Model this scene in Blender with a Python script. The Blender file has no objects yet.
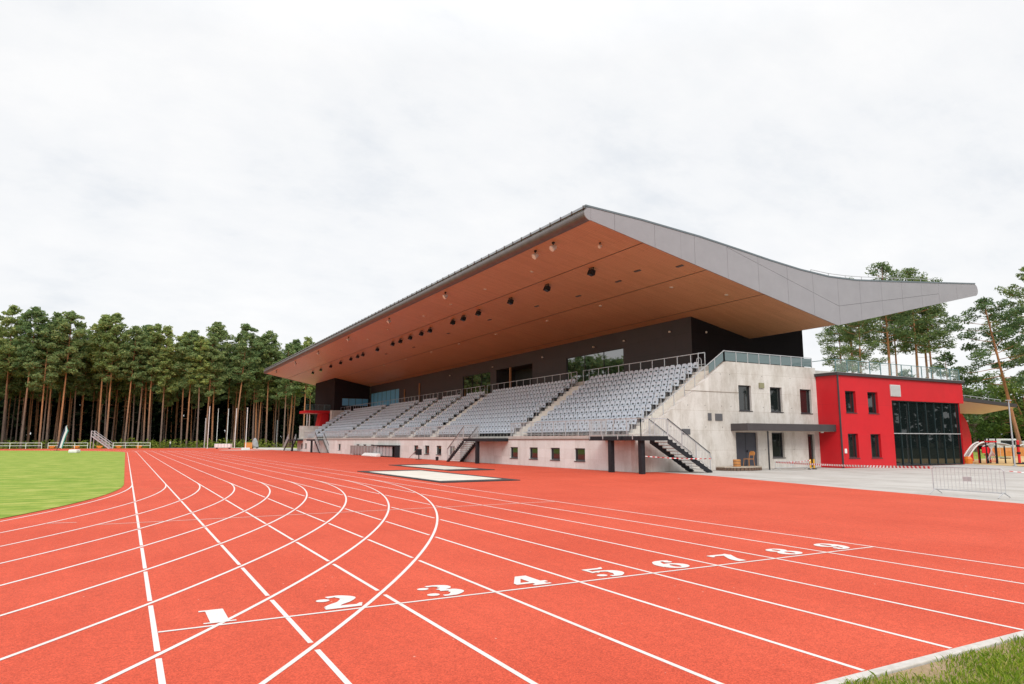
import bpy, bmesh, math, random
from mathutils import Vector, Matrix
R = math.radians
sc = bpy.context.scene
col = sc.collection
rnd = random.Random(7)
Z = Vector((0, 0, 1))
BASE = {}

# ------------------------------------------------------------------ camera
CH, CF, CP, CY = 1.809, 689.15, R(8.107), R(29.034)
cd = bpy.data.cameras.new('camera')
cam = bpy.data.objects.new('camera', cd)
col.objects.link(cam)
cam.location = (0, 0, CH)
cam.rotation_euler = (R(90) + CP, 0, -CY)
cd.sensor_width = 36
cd.lens = CF * 36 / 1024
cd.clip_end = 4000
sc.camera = cam
FW = Vector((math.sin(CY) * math.cos(CP), math.cos(CY) * math.cos(CP), math.sin(CP)))
RT = Vector((math.cos(CY), -math.sin(CY), 0))
UP = RT.cross(FW)


def ray(x, y=441):
    return FW + RT * ((x - 512) / CF) - UP * ((y - 342) / CF)


def spot(x, depth):
    """ground point in the direction of the bearing x, at a distance along the view"""
    d = ray(x)
    return Vector((d.x * depth, d.y * depth, 0))


def at_y(x, Y):
    d = ray(x)
    return Vector((d.x * Y / d.y, Y, 0))


def at_x(x, X):
    d = ray(x)
    return Vector((X, d.y * X / d.x, 0))


# ------------------------------------------------------------------ materials
def mat(name, c1, c2=None, scale=5.0, rough=.6, bump=0, bscale=None, metal=0, ior=None, detail=4, stretch=None, lo=.35, hi=.65, spec=None, alpha=None):
    m = bpy.data.materials.new(name)
    m.use_nodes = True
    n, l = m.node_tree.nodes, m.node_tree.links
    b = n['Principled BSDF']
    b.inputs['Base Color'].default_value = (*c1, 1)
    b.inputs['Roughness'].default_value = rough
    b.inputs['Metallic'].default_value = metal
    if ior:
        b.inputs['IOR'].default_value = ior
    if spec is not None:
        b.inputs['Specular IOR Level'].default_value = spec
    if alpha is not None:
        b.inputs['Alpha'].default_value = alpha
    tc = n.new('ShaderNodeNewGeometry')
    src = tc.outputs['Position']
    if stretch:
        mp = n.new('ShaderNodeMapping')
        mp.inputs['Scale'].default_value = stretch
        l.new(src, mp.inputs['Vector'])
        src = mp.outputs['Vector']
    if c2:
        t = n.new('ShaderNodeTexNoise')
        t.inputs['Scale'].default_value = scale
        t.inputs['Detail'].default_value = detail
        t.inputs['Roughness'].default_value = .6
        l.new(src, t.inputs['Vector'])
        r = n.new('ShaderNodeValToRGB')
        r.color_ramp.elements[0].position = lo
        r.color_ramp.elements[1].position = hi
        r.color_ramp.elements[0].color = (*c1, 1)
        r.color_ramp.elements[1].color = (*c2, 1)
        l.new(t.outputs['Fac'], r.inputs['Fac'])
        l.new(r.outputs['Color'], b.inputs['Base Color'])
    if bump:
        t = n.new('ShaderNodeTexNoise')
        t.inputs['Scale'].default_value = bscale or scale
        t.inputs['Detail'].default_value = 6
        l.new(src, t.inputs['Vector'])
        bp = n.new('ShaderNodeBump')
        bp.inputs['Strength'].default_value = bump
        bp.inputs['Distance'].default_value = .02
        l.new(t.outputs['Fac'], bp.inputs['Height'])
        l.new(bp.outputs['Normal'], b.inputs['Normal'])
    return m


def N(m):
    return m.node_tree.nodes, m.node_tree.links, m.node_tree.nodes['Principled BSDF']


def noise_node(n, l, src, scale, detail=4, rough=.6):
    t = n.new('ShaderNodeTexNoise')
    t.inputs['Scale'].default_value = scale
    t.inputs['Detail'].default_value = detail
    t.inputs['Roughness'].default_value = rough
    if src is not None:
        l.new(src, t.inputs['Vector'])
    return t.outputs['Fac']


def ramp(n, l, fac, stops):
    r = n.new('ShaderNodeValToRGB')
    els = r.color_ramp.elements
    while len(els) < len(stops):
        els.new(.5)
    for e, (p, c) in zip(els, stops):
        e.position = p
        e.color = (*c, 1) if len(c) == 3 else c
    l.new(fac, r.inputs['Fac'])
    return r.outputs['Color']


def mix(n, l, fac, a, b, mode='MIX'):
    x = n.new('ShaderNodeMix')
    x.data_type = 'RGBA'
    x.blend_type = mode
    for i, v in ((0, fac), (6, a), (7, b)):
        if hasattr(v, 'is_linked'):
            l.new(v, x.inputs[i])
        elif i == 0:
            x.inputs[0].default_value = v
        else:
            x.inputs[i].default_value = (*v, 1)
    return x.outputs[2]


def mapped(n, l, src, scale):
    mp = n.new('ShaderNodeMapping')
    mp.inputs['Scale'].default_value = scale
    l.new(src, mp.inputs['Vector'])
    return mp.outputs['Vector']


def track_material():
    m = mat('track_rubber', (.6, .09, .055), rough=.85, spec=.25)
    n, l, b = N(m)
    pos = n.new('ShaderNodeNewGeometry').outputs['Position']
    big = noise_node(n, l, pos, .35, 5)
    c = ramp(n, l, big, [(.3, (.575, .077, .037)), (.7, (.655, .101, .052))])
    mid = noise_node(n, l, pos, 9, 5, .7)
    c = mix(n, l, .34, c, ramp(n, l, mid, [(.3, (.72, .70, .70)), (.7, (1.14, 1.16, 1.16))]), 'MULTIPLY')
    v = n.new('ShaderNodeTexVoronoi')
    v.inputs['Scale'].default_value = 95
    l.new(pos, v.inputs['Vector'])
    g = n.new('ShaderNodeSeparateColor')
    l.new(v.outputs['Color'], g.inputs[0])
    c = mix(n, l, .68, c, ramp(n, l, g.outputs[0], [(0, (.58, .55, .55)), (.5, (.95, .95, .95)), (1, (1.3, 1.35, 1.35))]), 'MULTIPLY')
    # long faint joints and traffic dust along the lanes
    st = noise_node(n, l, mapped(n, l, pos, (3, .12, 1)), 1.3, 5)
    c = mix(n, l, .3, c, ramp(n, l, st, [(.35, (.86, .86, .88)), (.65, (1.08, 1.1, 1.1))]), 'MULTIPLY')
    # pale crumbs
    v2 = n.new('ShaderNodeTexVoronoi')
    v2.inputs['Scale'].default_value = 2.9
    l.new(pos, v2.inputs['Vector'])
    cr = ramp(n, l, v2.outputs['Distance'], [(.022, (1, 1, 1)), (.036, (0, 0, 0))])
    sc_ = noise_node(n, l, mapped(n, l, pos, (.9, .5, 1)), 1.7, 7, .75)
    c = mix(n, l, .5, c, ramp(n, l, sc_, [(.28, (.80, .78, .80)), (.42, (1, 1, 1)), (.62, (1, 1, 1)), (.75, (1.10, 1.22, 1.25))]), 'MULTIPLY')
    c = mix(n, l, cr, c, (.75, .4, .32))
    l.new(c, b.inputs['Base Color'])
    bp = n.new('ShaderNodeBump')
    bp.inputs['Strength'].default_value = .5
    bp.inputs['Distance'].default_value = .01
    l.new(v.outputs['Distance'], bp.inputs['Height'])
    l.new(bp.outputs['Normal'], b.inputs['Normal'])
    return m


def line_material(name, base, wear, lo=.56, hi=.74):
    m = mat(name, base, rough=.7)
    n, l, b = N(m)
    pos = n.new('ShaderNodeNewGeometry').outputs['Position']
    f = noise_node(n, l, pos, 38, 6, .75)
    c = ramp(n, l, f, [(lo, base), (hi, wear)])
    f2 = noise_node(n, l, pos, 1.1, 4)
    c = mix(n, l, 1, c, ramp(n, l, f2, [(.3, (.93, .9, .89)), (.6, (1, 1, 1))]), 'MULTIPLY')
    l.new(c, b.inputs['Base Color'])
    return m


def concrete_material(name, a, bcol, panel=(2.6, 1.18), joint=(.30, .27, .24), stain=.6, jw=.008):
    """board-marked cast concrete: form panels, joints, run-down stains and blotches"""
    m = mat(name, a, rough=.8)
    n, l, b = N(m)
    g = n.new('ShaderNodeNewGeometry')
    sp = n.new('ShaderNodeSeparateXYZ')
    l.new(g.outputs['Position'], sp.inputs[0])
    ad = n.new('ShaderNodeMath')
    ad.operation = 'ADD'
    l.new(sp.outputs['X'], ad.inputs[0])
    l.new(sp.outputs['Y'], ad.inputs[1])
    cb = n.new('ShaderNodeCombineXYZ')
    l.new(ad.outputs[0], cb.inputs[0])
    l.new(sp.outputs['Z'], cb.inputs[1])
    uv = cb.outputs[0]
    blot = noise_node(n, l, uv, .55, 6, .65)
    c = ramp(n, l, blot, [(.3, a), (.7, bcol)])
    fine = noise_node(n, l, uv, 11, 6, .75)
    c = mix(n, l, .5, c, ramp(n, l, fine, [(.3, (.82, .81, .8)), (.7, (1.1, 1.1, 1.1))]), 'MULTIPLY')
    run = noise_node(n, l, mapped(n, l, uv, (1.5, .5, 1)), .8, 6, .72)
    c = mix(n, l, stain, c, ramp(n, l, run, [(.36, (.62, .57, .51)), (.56, (1.03, 1.03, 1.03))]), 'MULTIPLY')
    br = n.new('ShaderNodeTexBrick')
    br.offset = 0
    br.inputs['Scale'].default_value = 1
    br.inputs['Brick Width'].default_value = panel[0]
    br.inputs['Row Height'].default_value = panel[1]
    br.inputs['Mortar Size'].default_value = jw
    br.inputs['Color1'].default_value = (1, 1, 1, 1)
    br.inputs['Color2'].default_value = (.83, .82, .81, 1)
    br.inputs['Mortar'].default_value = tuple(2 * x for x in joint) + (1,)
    l.new(uv, br.inputs['Vector'])
    c = mix(n, l, .75, c, br.outputs['Color'], 'MULTIPLY')
    l.new(c, b.inputs['Base Color'])
    bp = n.new('ShaderNodeBump')
    bp.inputs['Strength'].default_value = .25
    bp.inputs['Distance'].default_value = .01
    l.new(fine, bp.inputs['Height'])
    l.new(bp.outputs['Normal'], b.inputs['Normal'])
    return m


def soffit_material():
    m = mat('timber_soffit', (.3, .13, .06), rough=.42)
    n, l, b = N(m)
    pos = n.new('ShaderNodeNewGeometry').outputs['Position']
    br = n.new('ShaderNodeTexBrick')
    br.inputs['Scale'].default_value = 1
    br.inputs['Brick Width'].default_value = 3.6
    br.inputs['Row Height'].default_value = .19
    br.inputs['Mortar Size'].default_value = .006
    br.inputs['Color1'].default_value = (.61, .315, .16, 1)
    br.inputs['Color2'].default_value = (.55, .28, .138, 1)
    br.inputs['Mortar'].default_value = (.22, .09, .05, 1)
    l.new(pos, br.inputs['Vector'])
    gr = noise_node(n, l, mapped(n, l, pos, (.5, 7, 1)), 1.2, 5, .7)
    c = mix(n, l, .5, br.outputs['Color'], ramp(n, l, gr, [(.3, (.78, .76, .74)), (.7, (1.12, 1.12, 1.12))]), 'MULTIPLY')
    bl = noise_node(n, l, pos, .13, 3)
    c = mix(n, l, .4, c, ramp(n, l, bl, [(.35, (.88, .84, .8)), (.65, (1.08, 1.06, 1.02))]), 'MULTIPLY')
    l.new(c, b.inputs['Base Color'])
    return m


def panel_material(name, c1, c2, width, height, axis='XYZ', rough=.45, joint=.55, metal=0):
    """sheet cladding with thin joints"""
    m = mat(name, c1, rough=rough, metal=metal)
    n, l, b = N(m)
    g = n.new('ShaderNodeNewGeometry')
    sp = n.new('ShaderNodeSeparateXYZ')
    l.new(g.outputs['Position'], sp.inputs[0])
    ad = n.new('ShaderNodeMath')
    ad.operation = 'ADD'
    l.new(sp.outputs['X'], ad.inputs[0])
    l.new(sp.outputs['Y'], ad.inputs[1])
    cb = n.new('ShaderNodeCombineXYZ')
    l.new(ad.outputs[0], cb.inputs[0])
    l.new(sp.outputs['Z'], cb.inputs[1])
    br = n.new('ShaderNodeTexBrick')
    br.offset = .5
    br.inputs['Scale'].default_value = 1
    br.inputs['Brick Width'].default_value = width
    br.inputs['Row Height'].default_value = height
    br.inputs['Mortar Size'].default_value = .008
    br.inputs['Color1'].default_value = (*c1, 1)
    br.inputs['Color2'].default_value = (*c2, 1)
    br.inputs['Mortar'].default_value = tuple(x * joint for x in c1) + (1,)
    l.new(cb.outputs[0], br.inputs['Vector'])
    f = noise_node(n, l, cb.outputs[0], .9, 5)
    c = mix(n, l, .4, br.outputs['Color'], ramp(n, l, f, [(.3, (.85, .85, .85)), (.7, (1.1, 1.1, 1.1))]), 'MULTIPLY')
    l.new(c, b.inputs['Base Color'])
    return m


def foliage_material(name, stops, rough=.7):
    m = mat(name, stops[0][1], rough=rough, spec=.2)
    n, l, b = N(m)
    g = n.new('ShaderNodeNewGeometry')
    oi = n.new('ShaderNodeObjectInfo')
    c = ramp(n, l, g.outputs['Random Per Island'], stops)
    c = mix(n, l, .8, c, ramp(n, l, oi.outputs['Random'], [(0, (.70, .82, .80)), (.5, (1, 1, .95)), (1, (1.38, 1.26, .92))]), 'MULTIPLY')
    l.new(c, b.inputs['Base Color'])
    tr = n.new('ShaderNodeBsdfTranslucent')          # thin leaves let light through
    l.new(c, tr.inputs['Color'])
    ms = n.new('ShaderNodeMixShader')
    ms.inputs[0].default_value = .42
    l.new(b.outputs[0], ms.inputs[1])
    l.new(tr.outputs[0], ms.inputs[2])
    l.new(ms.outputs[0], n['Material Output'].inputs['Surface'])
    return m


def bark_material():
    """Scots pine: grey plated bark below, thin orange bark above"""
    m = mat('pine_bark', (.2, .1, .05), rough=.9)
    n, l, b = N(m)
    tc = n.new('ShaderNodeTexCoord')
    sp = n.new('ShaderNodeSeparateXYZ')
    l.new(tc.outputs['Object'], sp.inputs[0])
    dv = n.new('ShaderNodeMath')
    dv.operation = 'DIVIDE'
    dv.inputs[1].default_value = 28
    l.new(sp.outputs['Z'], dv.inputs[0])
    oi = n.new('ShaderNodeObjectInfo')
    a2 = n.new('ShaderNodeMath')
    a2.operation = 'MULTIPLY_ADD'
    a2.inputs[1].default_value = .5
    a2.inputs[2].default_value = -.25
    l.new(oi.outputs['Random'], a2.inputs[0])
    ad = n.new('ShaderNodeMath')
    ad.operation = 'ADD'
    l.new(dv.outputs[0], ad.inputs[0])
    l.new(a2.outputs[0], ad.inputs[1])
    c = ramp(n, l, ad.outputs[0], [(.1, (.20, .145, .12)), (.42, (.44, .205, .095))])
    f = noise_node(n, l, mapped(n, l, tc.outputs['Object'], (6, 6, 1.4)), 1, 5, .7)
    c = mix(n, l, .7, c, ramp(n, l, f, [(.35, (.55, .5, .48)), (.65, (1.2, 1.2, 1.2))]), 'MULTIPLY')
    l.new(c, b.inputs['Base Color'])
    return m


def grass_material(name, stops, scale, stripe=None):
    m = mat(name, stops[0][1], rough=.9, spec=.15)
    n, l, b = N(m)
    pos = n.new('ShaderNodeNewGeometry').outputs['Position']
    f = noise_node(n, l, pos, scale, 8, .7)
    c = ramp(n, l, f, stops)
    f3 = noise_node(n, l, pos, 14, 6, .8)
    c = mix(n, l, .6, c, ramp(n, l, f3, [(.3, (.7, .74, .6)), (.7, (1.2, 1.18, 1.15))]), 'MULTIPLY')
    if stripe:
        w = n.new('ShaderNodeTexWave')
        w.bands_direction = 'Y'
        w.inputs['Scale'].default_value = stripe
        w.inputs['Distortion'].default_value = 2.5
        w.inputs['Detail'].default_value = 3
        l.new(pos, w.inputs['Vector'])
        c = mix(n, l, .7, c, ramp(n, l, w.outputs['Fac'], [(.15, (.76, .88, .72)), (.85, (1.14, 1.07, 1.08))]), 'MULTIPLY')
        pt_ = noise_node(n, l, mapped(n, l, pos, (.16, .5, 1)), 1, 6, .7)
        c = mix(n, l, .8, c, ramp(n, l, pt_, [(.32, (.78, .92, .7)), (.5, (1, 1, 1)), (.68, (1.16, 1.08, 1.2))]), 'MULTIPLY')
    l.new(c, b.inputs['Base Color'])
    bp = n.new('ShaderNodeBump')
    bp.inputs['Strength'].default_value = .6
    bp.inputs['Distance'].default_value = .03
    l.new(f3, bp.inputs['Height'])
    l.new(bp.outputs['Normal'], b.inputs['Normal'])
    return m


def paving_material():
    m = mat('pale_paving', (.5, .47, .44), rough=.85)
    n, l, b = N(m)
    pos = n.new('ShaderNodeNewGeometry').outputs['Position']
    f = noise_node(n, l, pos, .32, 6, .65)
    c = ramp(n, l, f, [(.3, (.40, .375, .35)), (.5, (.50, .48, .455)), (.72, (.55, .53, .50))])
    f3 = noise_node(n, l, pos, 26, 6, .8)
    c = mix(n, l, .6, c, ramp(n, l, f3, [(.3, (.72, .71, .7)), (.7, (1.15, 1.15, 1.15))]), 'MULTIPLY')
    f4 = noise_node(n, l, mapped(n, l, pos, (1.2, .25, 1)), .8, 5, .7)
    c = mix(n, l, .6, c, ramp(n, l, f4, [(.40, (.74, .71, .67)), (.55, (1, 1, 1))]), 'MULTIPLY')
    l.new(c, b.inputs['Base Color'])
    return m


M = {}
M['track'] = track_material()
M['line'] = line_material('lane_paint', (.70, .69, .67), (.66, .42, .37), .55, .70)
M['faint'] = line_material('worn_paint', (.70, .54, .49), (.66, .30, .24), .48, .66)
M['yellow_mark'] = line_material('yellow_paint', (.70, .32, .12), (.64, .14, .08), .42, .6)
M['concrete'] = concrete_material('cast_concrete', (.68, .655, .625), (.60, .575, .54), (2.4, 1.2), stain=.58)
M['precast'] = concrete_material('pale_blockwork', (.78, .815, .80), (.73, .76, .745), (1.25, .62), (.40, .37, .34), .3, .007)
M['terrace'] = mat('terrace_concrete', (.50, .48, .45), (.42, .40, .37), 2, .85)
M['aisle'] = mat('aisle_concrete', (.74, .71, .65), (.66, .63, .57), 3, .85)
M['soffit'] = soffit_material()
M['fascia'] = panel_material('grey_composite_panel', (.305, .295, .315), (.29, .28, .30), 40, 40, rough=.38)
M['seam'] = mat('panel_shadow_gap', (.10, .095, .10), rough=.6)
M['roofing'] = mat('roof_membrane', (.2, .2, .21), (.26, .26, .27), 2, .7)
M['nose'] = mat('eave_metal', (.10, .085, .085), (.13, .11, .105), 2, .45)
M['nose_top'] = mat('eave_zinc', (.34, .36, .39), (.40, .42, .45), 1.5, .35, metal=.5)
M['charcoal'] = panel_material('charcoal_cladding', (.050, .043, .050), (.044, .037, .044), 3.0, 1.25, rough=.5, joint=.5)
M['charcoal_dark'] = panel_material('black_cladding', (.022, .018, .020), (.019, .016, .018), 3.0, 1.25, rough=.8, joint=.5)
M['charcoal_dark'].node_tree.nodes['Principled BSDF'].inputs['Specular IOR Level'].default_value = .12
M['glass'] = mat('dark_glass', (.012, .016, .016), rough=.02, ior=1.75)
M['facade_glass'] = mat('facade_glass', (.008, .012, .012), rough=.015, ior=1.5)
M['mirror'] = mat('reflective_glass', (.012, .018, .016), rough=.02, ior=3.0)
M['skytint'] = mat('painted_sky_glass', (.16, .47, .74), rough=.35, ior=1.5)  # blue sky reflection painted into the base colour of the far panes
M['frame'] = mat('window_frame_metal', (.035, .035, .04), rough=.45)
M['greyframe'] = mat('grey_window_frame', (.12, .12, .13), rough=.45)
M['steel'] = mat('galvanised_steel', (.46, .48, .50), (.56, .58, .60), 8, .38, metal=.35)
M['dullsteel'] = mat('dull_steel', (.42, .43, .44), (.5, .5, .51), 8, .5, metal=.2)
M['black'] = mat('black_painted_steel', (.014, .015, .019), (.022, .023, .028), 6, .6, spec=.25)
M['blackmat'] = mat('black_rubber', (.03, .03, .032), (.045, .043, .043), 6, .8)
M['tread'] = mat('grating_tread', (.62, .61, .59), (.52, .51, .49), 20, .6)
M['seat'] = mat('seat_plastic', (.50, .56, .64), (.55, .61, .68), 1.4, .42)
M['seatdark'] = mat('seat_bracket', (.07, .075, .085), rough=.5)
M['tealglass'] = mat('teal_guard_glass', (.10, .15, .155), rough=.03, ior=1.7)
M['clearglass'] = mat('clear_guard_glass', (.55, .66, .66), rough=.03, alpha=.12)
M['teal'] = mat('teal_post', (.12, .22, .23), rough=.4)
M['red'] = panel_material('red_cladding', (.60, .006, .014), (.575, .006, .013), 4.5, 2.1, rough=.5, joint=.8)
M['redroof'] = mat('dark_roof_edge', (.045, .04, .042), rough=.5)
M['canopy'] = mat('canopy_sheet', (.052, .044, .047), (.06, .052, .054), 2, .5)
M['beige'] = mat('beige_soffit', (.60, .53, .44), (.64, .57, .48), 2, .6)
M['white'] = mat('white_paint', (.78, .78, .77), (.70, .70, .69), 4, .5)
M['cover'] = mat('white_cover_sheet', (.74, .71, .64), (.66, .62, .54), .9, .6)
M['orange'] = mat('orange_paint', (.75, .22, .02), (.65, .17, .015), 5, .5)
M['wood'] = mat('orange_plywood', (.50, .22, .06), (.40, .16, .04), 6, .55)
M['post_wood'] = mat('pine_post', (.42, .22, .10), (.34, .16, .07), 5, .6)
M['darkwood'] = mat('weathered_deck', (.16, .10, .07), (.11, .07, .05), 6, .8)
M['redplastic'] = mat('red_plastic', (.62, .01, .02), rough=.35)
M['yellow'] = mat('yellow_paint', (.75, .38, .02), rough=.5)
M['navy'] = mat('navy_fabric', (.02, .025, .06), rough=.8)
M['flagteal'] = mat('teal_fabric', (.03, .25, .22), rough=.8)
M['flagwhite'] = mat('white_fabric', (.74, .72, .75), (.66, .6, .68), 2, .8)
M['bark'] = bark_material()
M['needles'] = foliage_material('pine_needles', [(0, (.15, .23, .105)), (.5, (.235, .32, .125)), (.85, (.33, .39, .155)), (1, (.42, .43, .20))])
M['needles_fresh'] = foliage_material('pine_needles_open', [(0, (.075, .13, .065)), (.5, (.145, .22, .09)), (1, (.26, .32, .125))])
M['leaves'] = foliage_material('broad_leaves', [(0, (.05, .09, .03)), (.5, (.12, .19, .05)), (1, (.22, .28, .075))])
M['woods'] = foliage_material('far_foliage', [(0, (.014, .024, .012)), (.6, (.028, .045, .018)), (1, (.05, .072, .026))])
M['undergrowth'] = foliage_material('low_undergrowth', [(0, (.12, .19, .03)), (.6, (.24, .32, .05)), (1, (.40, .42, .08))])
M['blade'] = foliage_material('grass_blade', [(0, (.12, .21, .02)), (.55, (.24, .36, .03)), (.85, (.38, .44, .06)), (1, (.58, .48, .22))])
M['lawn'] = grass_material('infield_lawn', [(.3, (.165, .27, .035)), (.5, (.265, .34, .06)), (.7, (.43, .44, .13))], .8, .35)
M['verge'] = grass_material('verge_grass', [(.3, (.18, .26, .04)), (.5, (.28, .34, .06)), (.7, (.38, .40, .10))], .4)
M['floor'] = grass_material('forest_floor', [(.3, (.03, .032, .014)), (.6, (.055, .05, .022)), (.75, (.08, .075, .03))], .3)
M['soil'] = grass_material('bare_soil', [(.35, (.44, .31, .23)), (.55, (.34, .25, .15)), (.72, (.20, .21, .07))], 3.0)
M['sand'] = mat('play_sand', (.62, .44, .20), (.54, .36, .15), 3, .9)
M['paving'] = paving_material()
M['kerb'] = mat('white_kerb', (.60, .57, .54), (.48, .45, .41), 9, .75, bump=.3)
M['pad'] = mat('pale_concrete_pad', (.56, .52, .47), (.48, .44, .40), 2, .85)
M['lamp'] = mat('lamp_lens', (.72, .66, .58), rough=.25)
M['silver'] = mat('silver_housing', (.62, .60, .58), rough=.35, metal=.3)
M['skin'] = mat('skin', (.45, .28, .2), rough=.6)
M['mesh'] = mat('tape_red', (.60, .02, .02), rough=.5)


# ------------------------------------------------------------------ mesh builder
class MB:
    def __init__(s):
        s.v, s.f, s.mi, s.cur = [], [], [], 0

    def add(s, vs, fs):
        o = len(s.v)
        s.v += [tuple(v) for v in vs]
        for f in fs:
            s.f.append([o + i for i in f])
            s.mi.append(s.cur)

    def box(s, x0, x1, y0, y1, z0, z1):
        s.add([(x0, y0, z0), (x1, y0, z0), (x1, y1, z0), (x0, y1, z0), (x0, y0, z1), (x1, y0, z1), (x1, y1, z1), (x0, y1, z1)],
              [(0, 3, 2, 1), (4, 5, 6, 7), (0, 1, 5, 4), (1, 2, 6, 5), (2, 3, 7, 6), (3, 0, 4, 7)])

    def obox(s, O, u, n, u0, u1, n0, n1, z0, z1):
        P = lambda a, b, c: O + u * a + n * b + Z * c
        s.add([P(u0, n0, z0), P(u1, n0, z0), P(u1, n1, z0), P(u0, n1, z0), P(u0, n0, z1), P(u1, n0, z1), P(u1, n1, z1), P(u0, n1, z1)],
              [(0, 3, 2, 1), (4, 5, 6, 7), (0, 1, 5, 4), (1, 2, 6, 5), (2, 3, 7, 6), (3, 0, 4, 7)])

    def quad(s, a, b, c, d):
        s.add([a, b, c, d], [(0, 1, 2, 3)])

    def poly(s, pts):
        s.add(pts, [tuple(range(len(pts)))])

    def prism(s, pts, off):
        """closed polygon pts (3-D, planar) swept along off"""
        n = len(pts)
        off = Vector(off)
        vs = [Vector(p) for p in pts] + [Vector(p) + off for p in pts]
        fs = [tuple(range(n))[::-1], tuple(range(n, 2 * n))]
        fs += [(i, (i + 1) % n, n + (i + 1) % n, n + i) for i in range(n)]
        s.add(vs, fs)

    def bar(s, p, q, w, h=None, up=Z):
        p, q = Vector(p), Vector(q)
        h = h or w
        d = (q - p).normalized()
        if abs(d.dot(up)) > .98:
            up = Vector((1, 0, 0))
        a = d.cross(up).normalized() * (w / 2)
        b = a.cross(d).normalized() * (h / 2)
        vs = [p - a - b, p + a - b, p + a + b, p - a + b, q - a - b, q + a - b, q + a + b, q - a + b]
        s.add(vs, [(0, 3, 2, 1), (4, 5, 6, 7), (0, 1, 5, 4), (1, 2, 6, 5), (2, 3, 7, 6), (3, 0, 4, 7)])

    def tube(s, pts, r, n=8, cap=True):
        pts = [Vector(p) for p in pts]
        rs = r if isinstance(r, (list, tuple)) else [r] * len(pts)
        o = len(s.v)
        vs, fs = [], []
        ref = None
        for i, p in enumerate(pts):
            d = (pts[min(i + 1, len(pts) - 1)] - pts[max(i - 1, 0)]).normalized()
            if ref is None:
                ref = d.orthogonal().normalized()
            a = (ref - d * ref.dot(d)).normalized()
            ref = a
            b = d.cross(a)
            for k in range(n):
                t = 2 * math.pi * k / n
                vs.append(p + (a * math.cos(t) + b * math.sin(t)) * rs[i])
        for i in range(len(pts) - 1):
            for k in range(n):
                fs.append((i * n + k, i * n + (k + 1) % n, (i + 1) * n + (k + 1) % n, (i + 1) * n + k))
        if cap:
            fs.append(tuple(range(n))[::-1])
            fs.append(tuple(range((len(pts) - 1) * n, len(pts) * n)))
        s.add(vs, fs)

    def lathe(s, c, prof, n=16):
        c = Vector(c)
        vs, fs = [], []
        for r, z in prof:
            for k in range(n):
                t = 2 * math.pi * k / n
                vs.append(c + Vector((r * math.cos(t), r * math.sin(t), z)))
        for i in range(len(prof) - 1):
            for k in range(n):
                fs.append((i * n + k, i * n + (k + 1) % n, (i + 1) * n + (k + 1) % n, (i + 1) * n + k))
        fs.append(tuple(range(n))[::-1])
        fs.append(tuple(range((len(prof) - 1) * n, len(prof) * n)))
        s.add(vs, fs)

    def mesh(s, name, mats, base=Vector((0, 0, 0)), smooth=False):
        me = bpy.data.meshes.new(name)
        me.from_pydata([(v[0] - base[0], v[1] - base[1], v[2] - base[2]) for v in s.v], [], s.f)
        for m in (mats if isinstance(mats, (list, tuple)) else [mats]):
            me.materials.append(m)
        me.polygons.foreach_set('material_index', s.mi)
        if smooth:
            me.polygons.foreach_set('use_smooth', [True] * len(s.f))
        me.update()
        return me

    def build(s, name, mats, parent=None, base=None, smooth=False, bevel=0):
        if parent is not None:
            base = BASE[parent.name]
        base = Vector(base) if base is not None else Vector((0, 0, 0))
        me = s.mesh(name, mats, base, smooth)
        o = bpy.data.objects.new(name, me)
        col.objects.link(o)
        BASE[o.name] = base
        if parent is not None:
            o.parent = parent
        else:
            o.location = base
        if bevel:
            b = o.modifiers.new('bevel', 'BEVEL')
            b.width = bevel
            b.segments = 2
            b.limit_method = 'ANGLE'
        return o


def tag(o, label=None, cat=None, group=None, kind=None):
    if label:
        o['label'] = label
    if cat:
        o['category'] = cat
    if group:
        o['group'] = group
    if kind:
        o['kind'] = kind
    return o


def thing(name, loc, label, cat, group=None, kind=None):
    o = bpy.data.objects.new(name, None)
    o.empty_display_size = .2
    col.objects.link(o)
    o.location = loc
    BASE[o.name] = Vector(loc)
    return tag(o, label, cat, group, kind)


def kids(o):
    return [c for c in list(col.objects) if c.parent == o]


CH_CACHE = {}


def copy_tree(src, loc, rz=0.0, label=None, scale=None, tilt=(0, 0)):
    if src.name not in CH_CACHE:
        CH_CACHE[src.name] = [(c, kids(c)) for c in kids(src)]
    r = src.copy()
    col.objects.link(r)
    r.location = loc
    r.rotation_euler = (tilt[0], tilt[1], rz)
    if scale:
        r.scale = scale if isinstance(scale, (tuple, list)) else (scale,) * 3
    if label:
        r['label'] = label
    for c, gs in CH_CACHE[src.name]:
        k = c.copy()
        col.objects.link(k)
        k.parent = r
        for g in gs:
            q = g.copy()
            col.objects.link(q)
            q.parent = k
    return r


def sheet(name, pts, z, m, kind='structure', parent=None):
    b = MB()
    b.poly([(x, y, z) for x, y in pts])
    o = b.build(name, m, parent)
    if parent is None:
        o['kind'] = kind
    return o


# ------------------------------------------------------------------ ground
LW, X0 = 1.22, .366                       # lane width, inner line of the straight
CX, CN, CFAR, RI = X0 - 36.5, 33.26, 117.8, 36.5
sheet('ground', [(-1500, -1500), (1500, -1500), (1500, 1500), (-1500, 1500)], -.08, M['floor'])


def arc(cx, cy, r, a0, a1, n):
    return [(cx + r * math.cos(R(a0 + (a1 - a0) * i / n)), cy + r * math.sin(R(a0 + (a1 - a0) * i / n))) for i in range(n + 1)]


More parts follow.
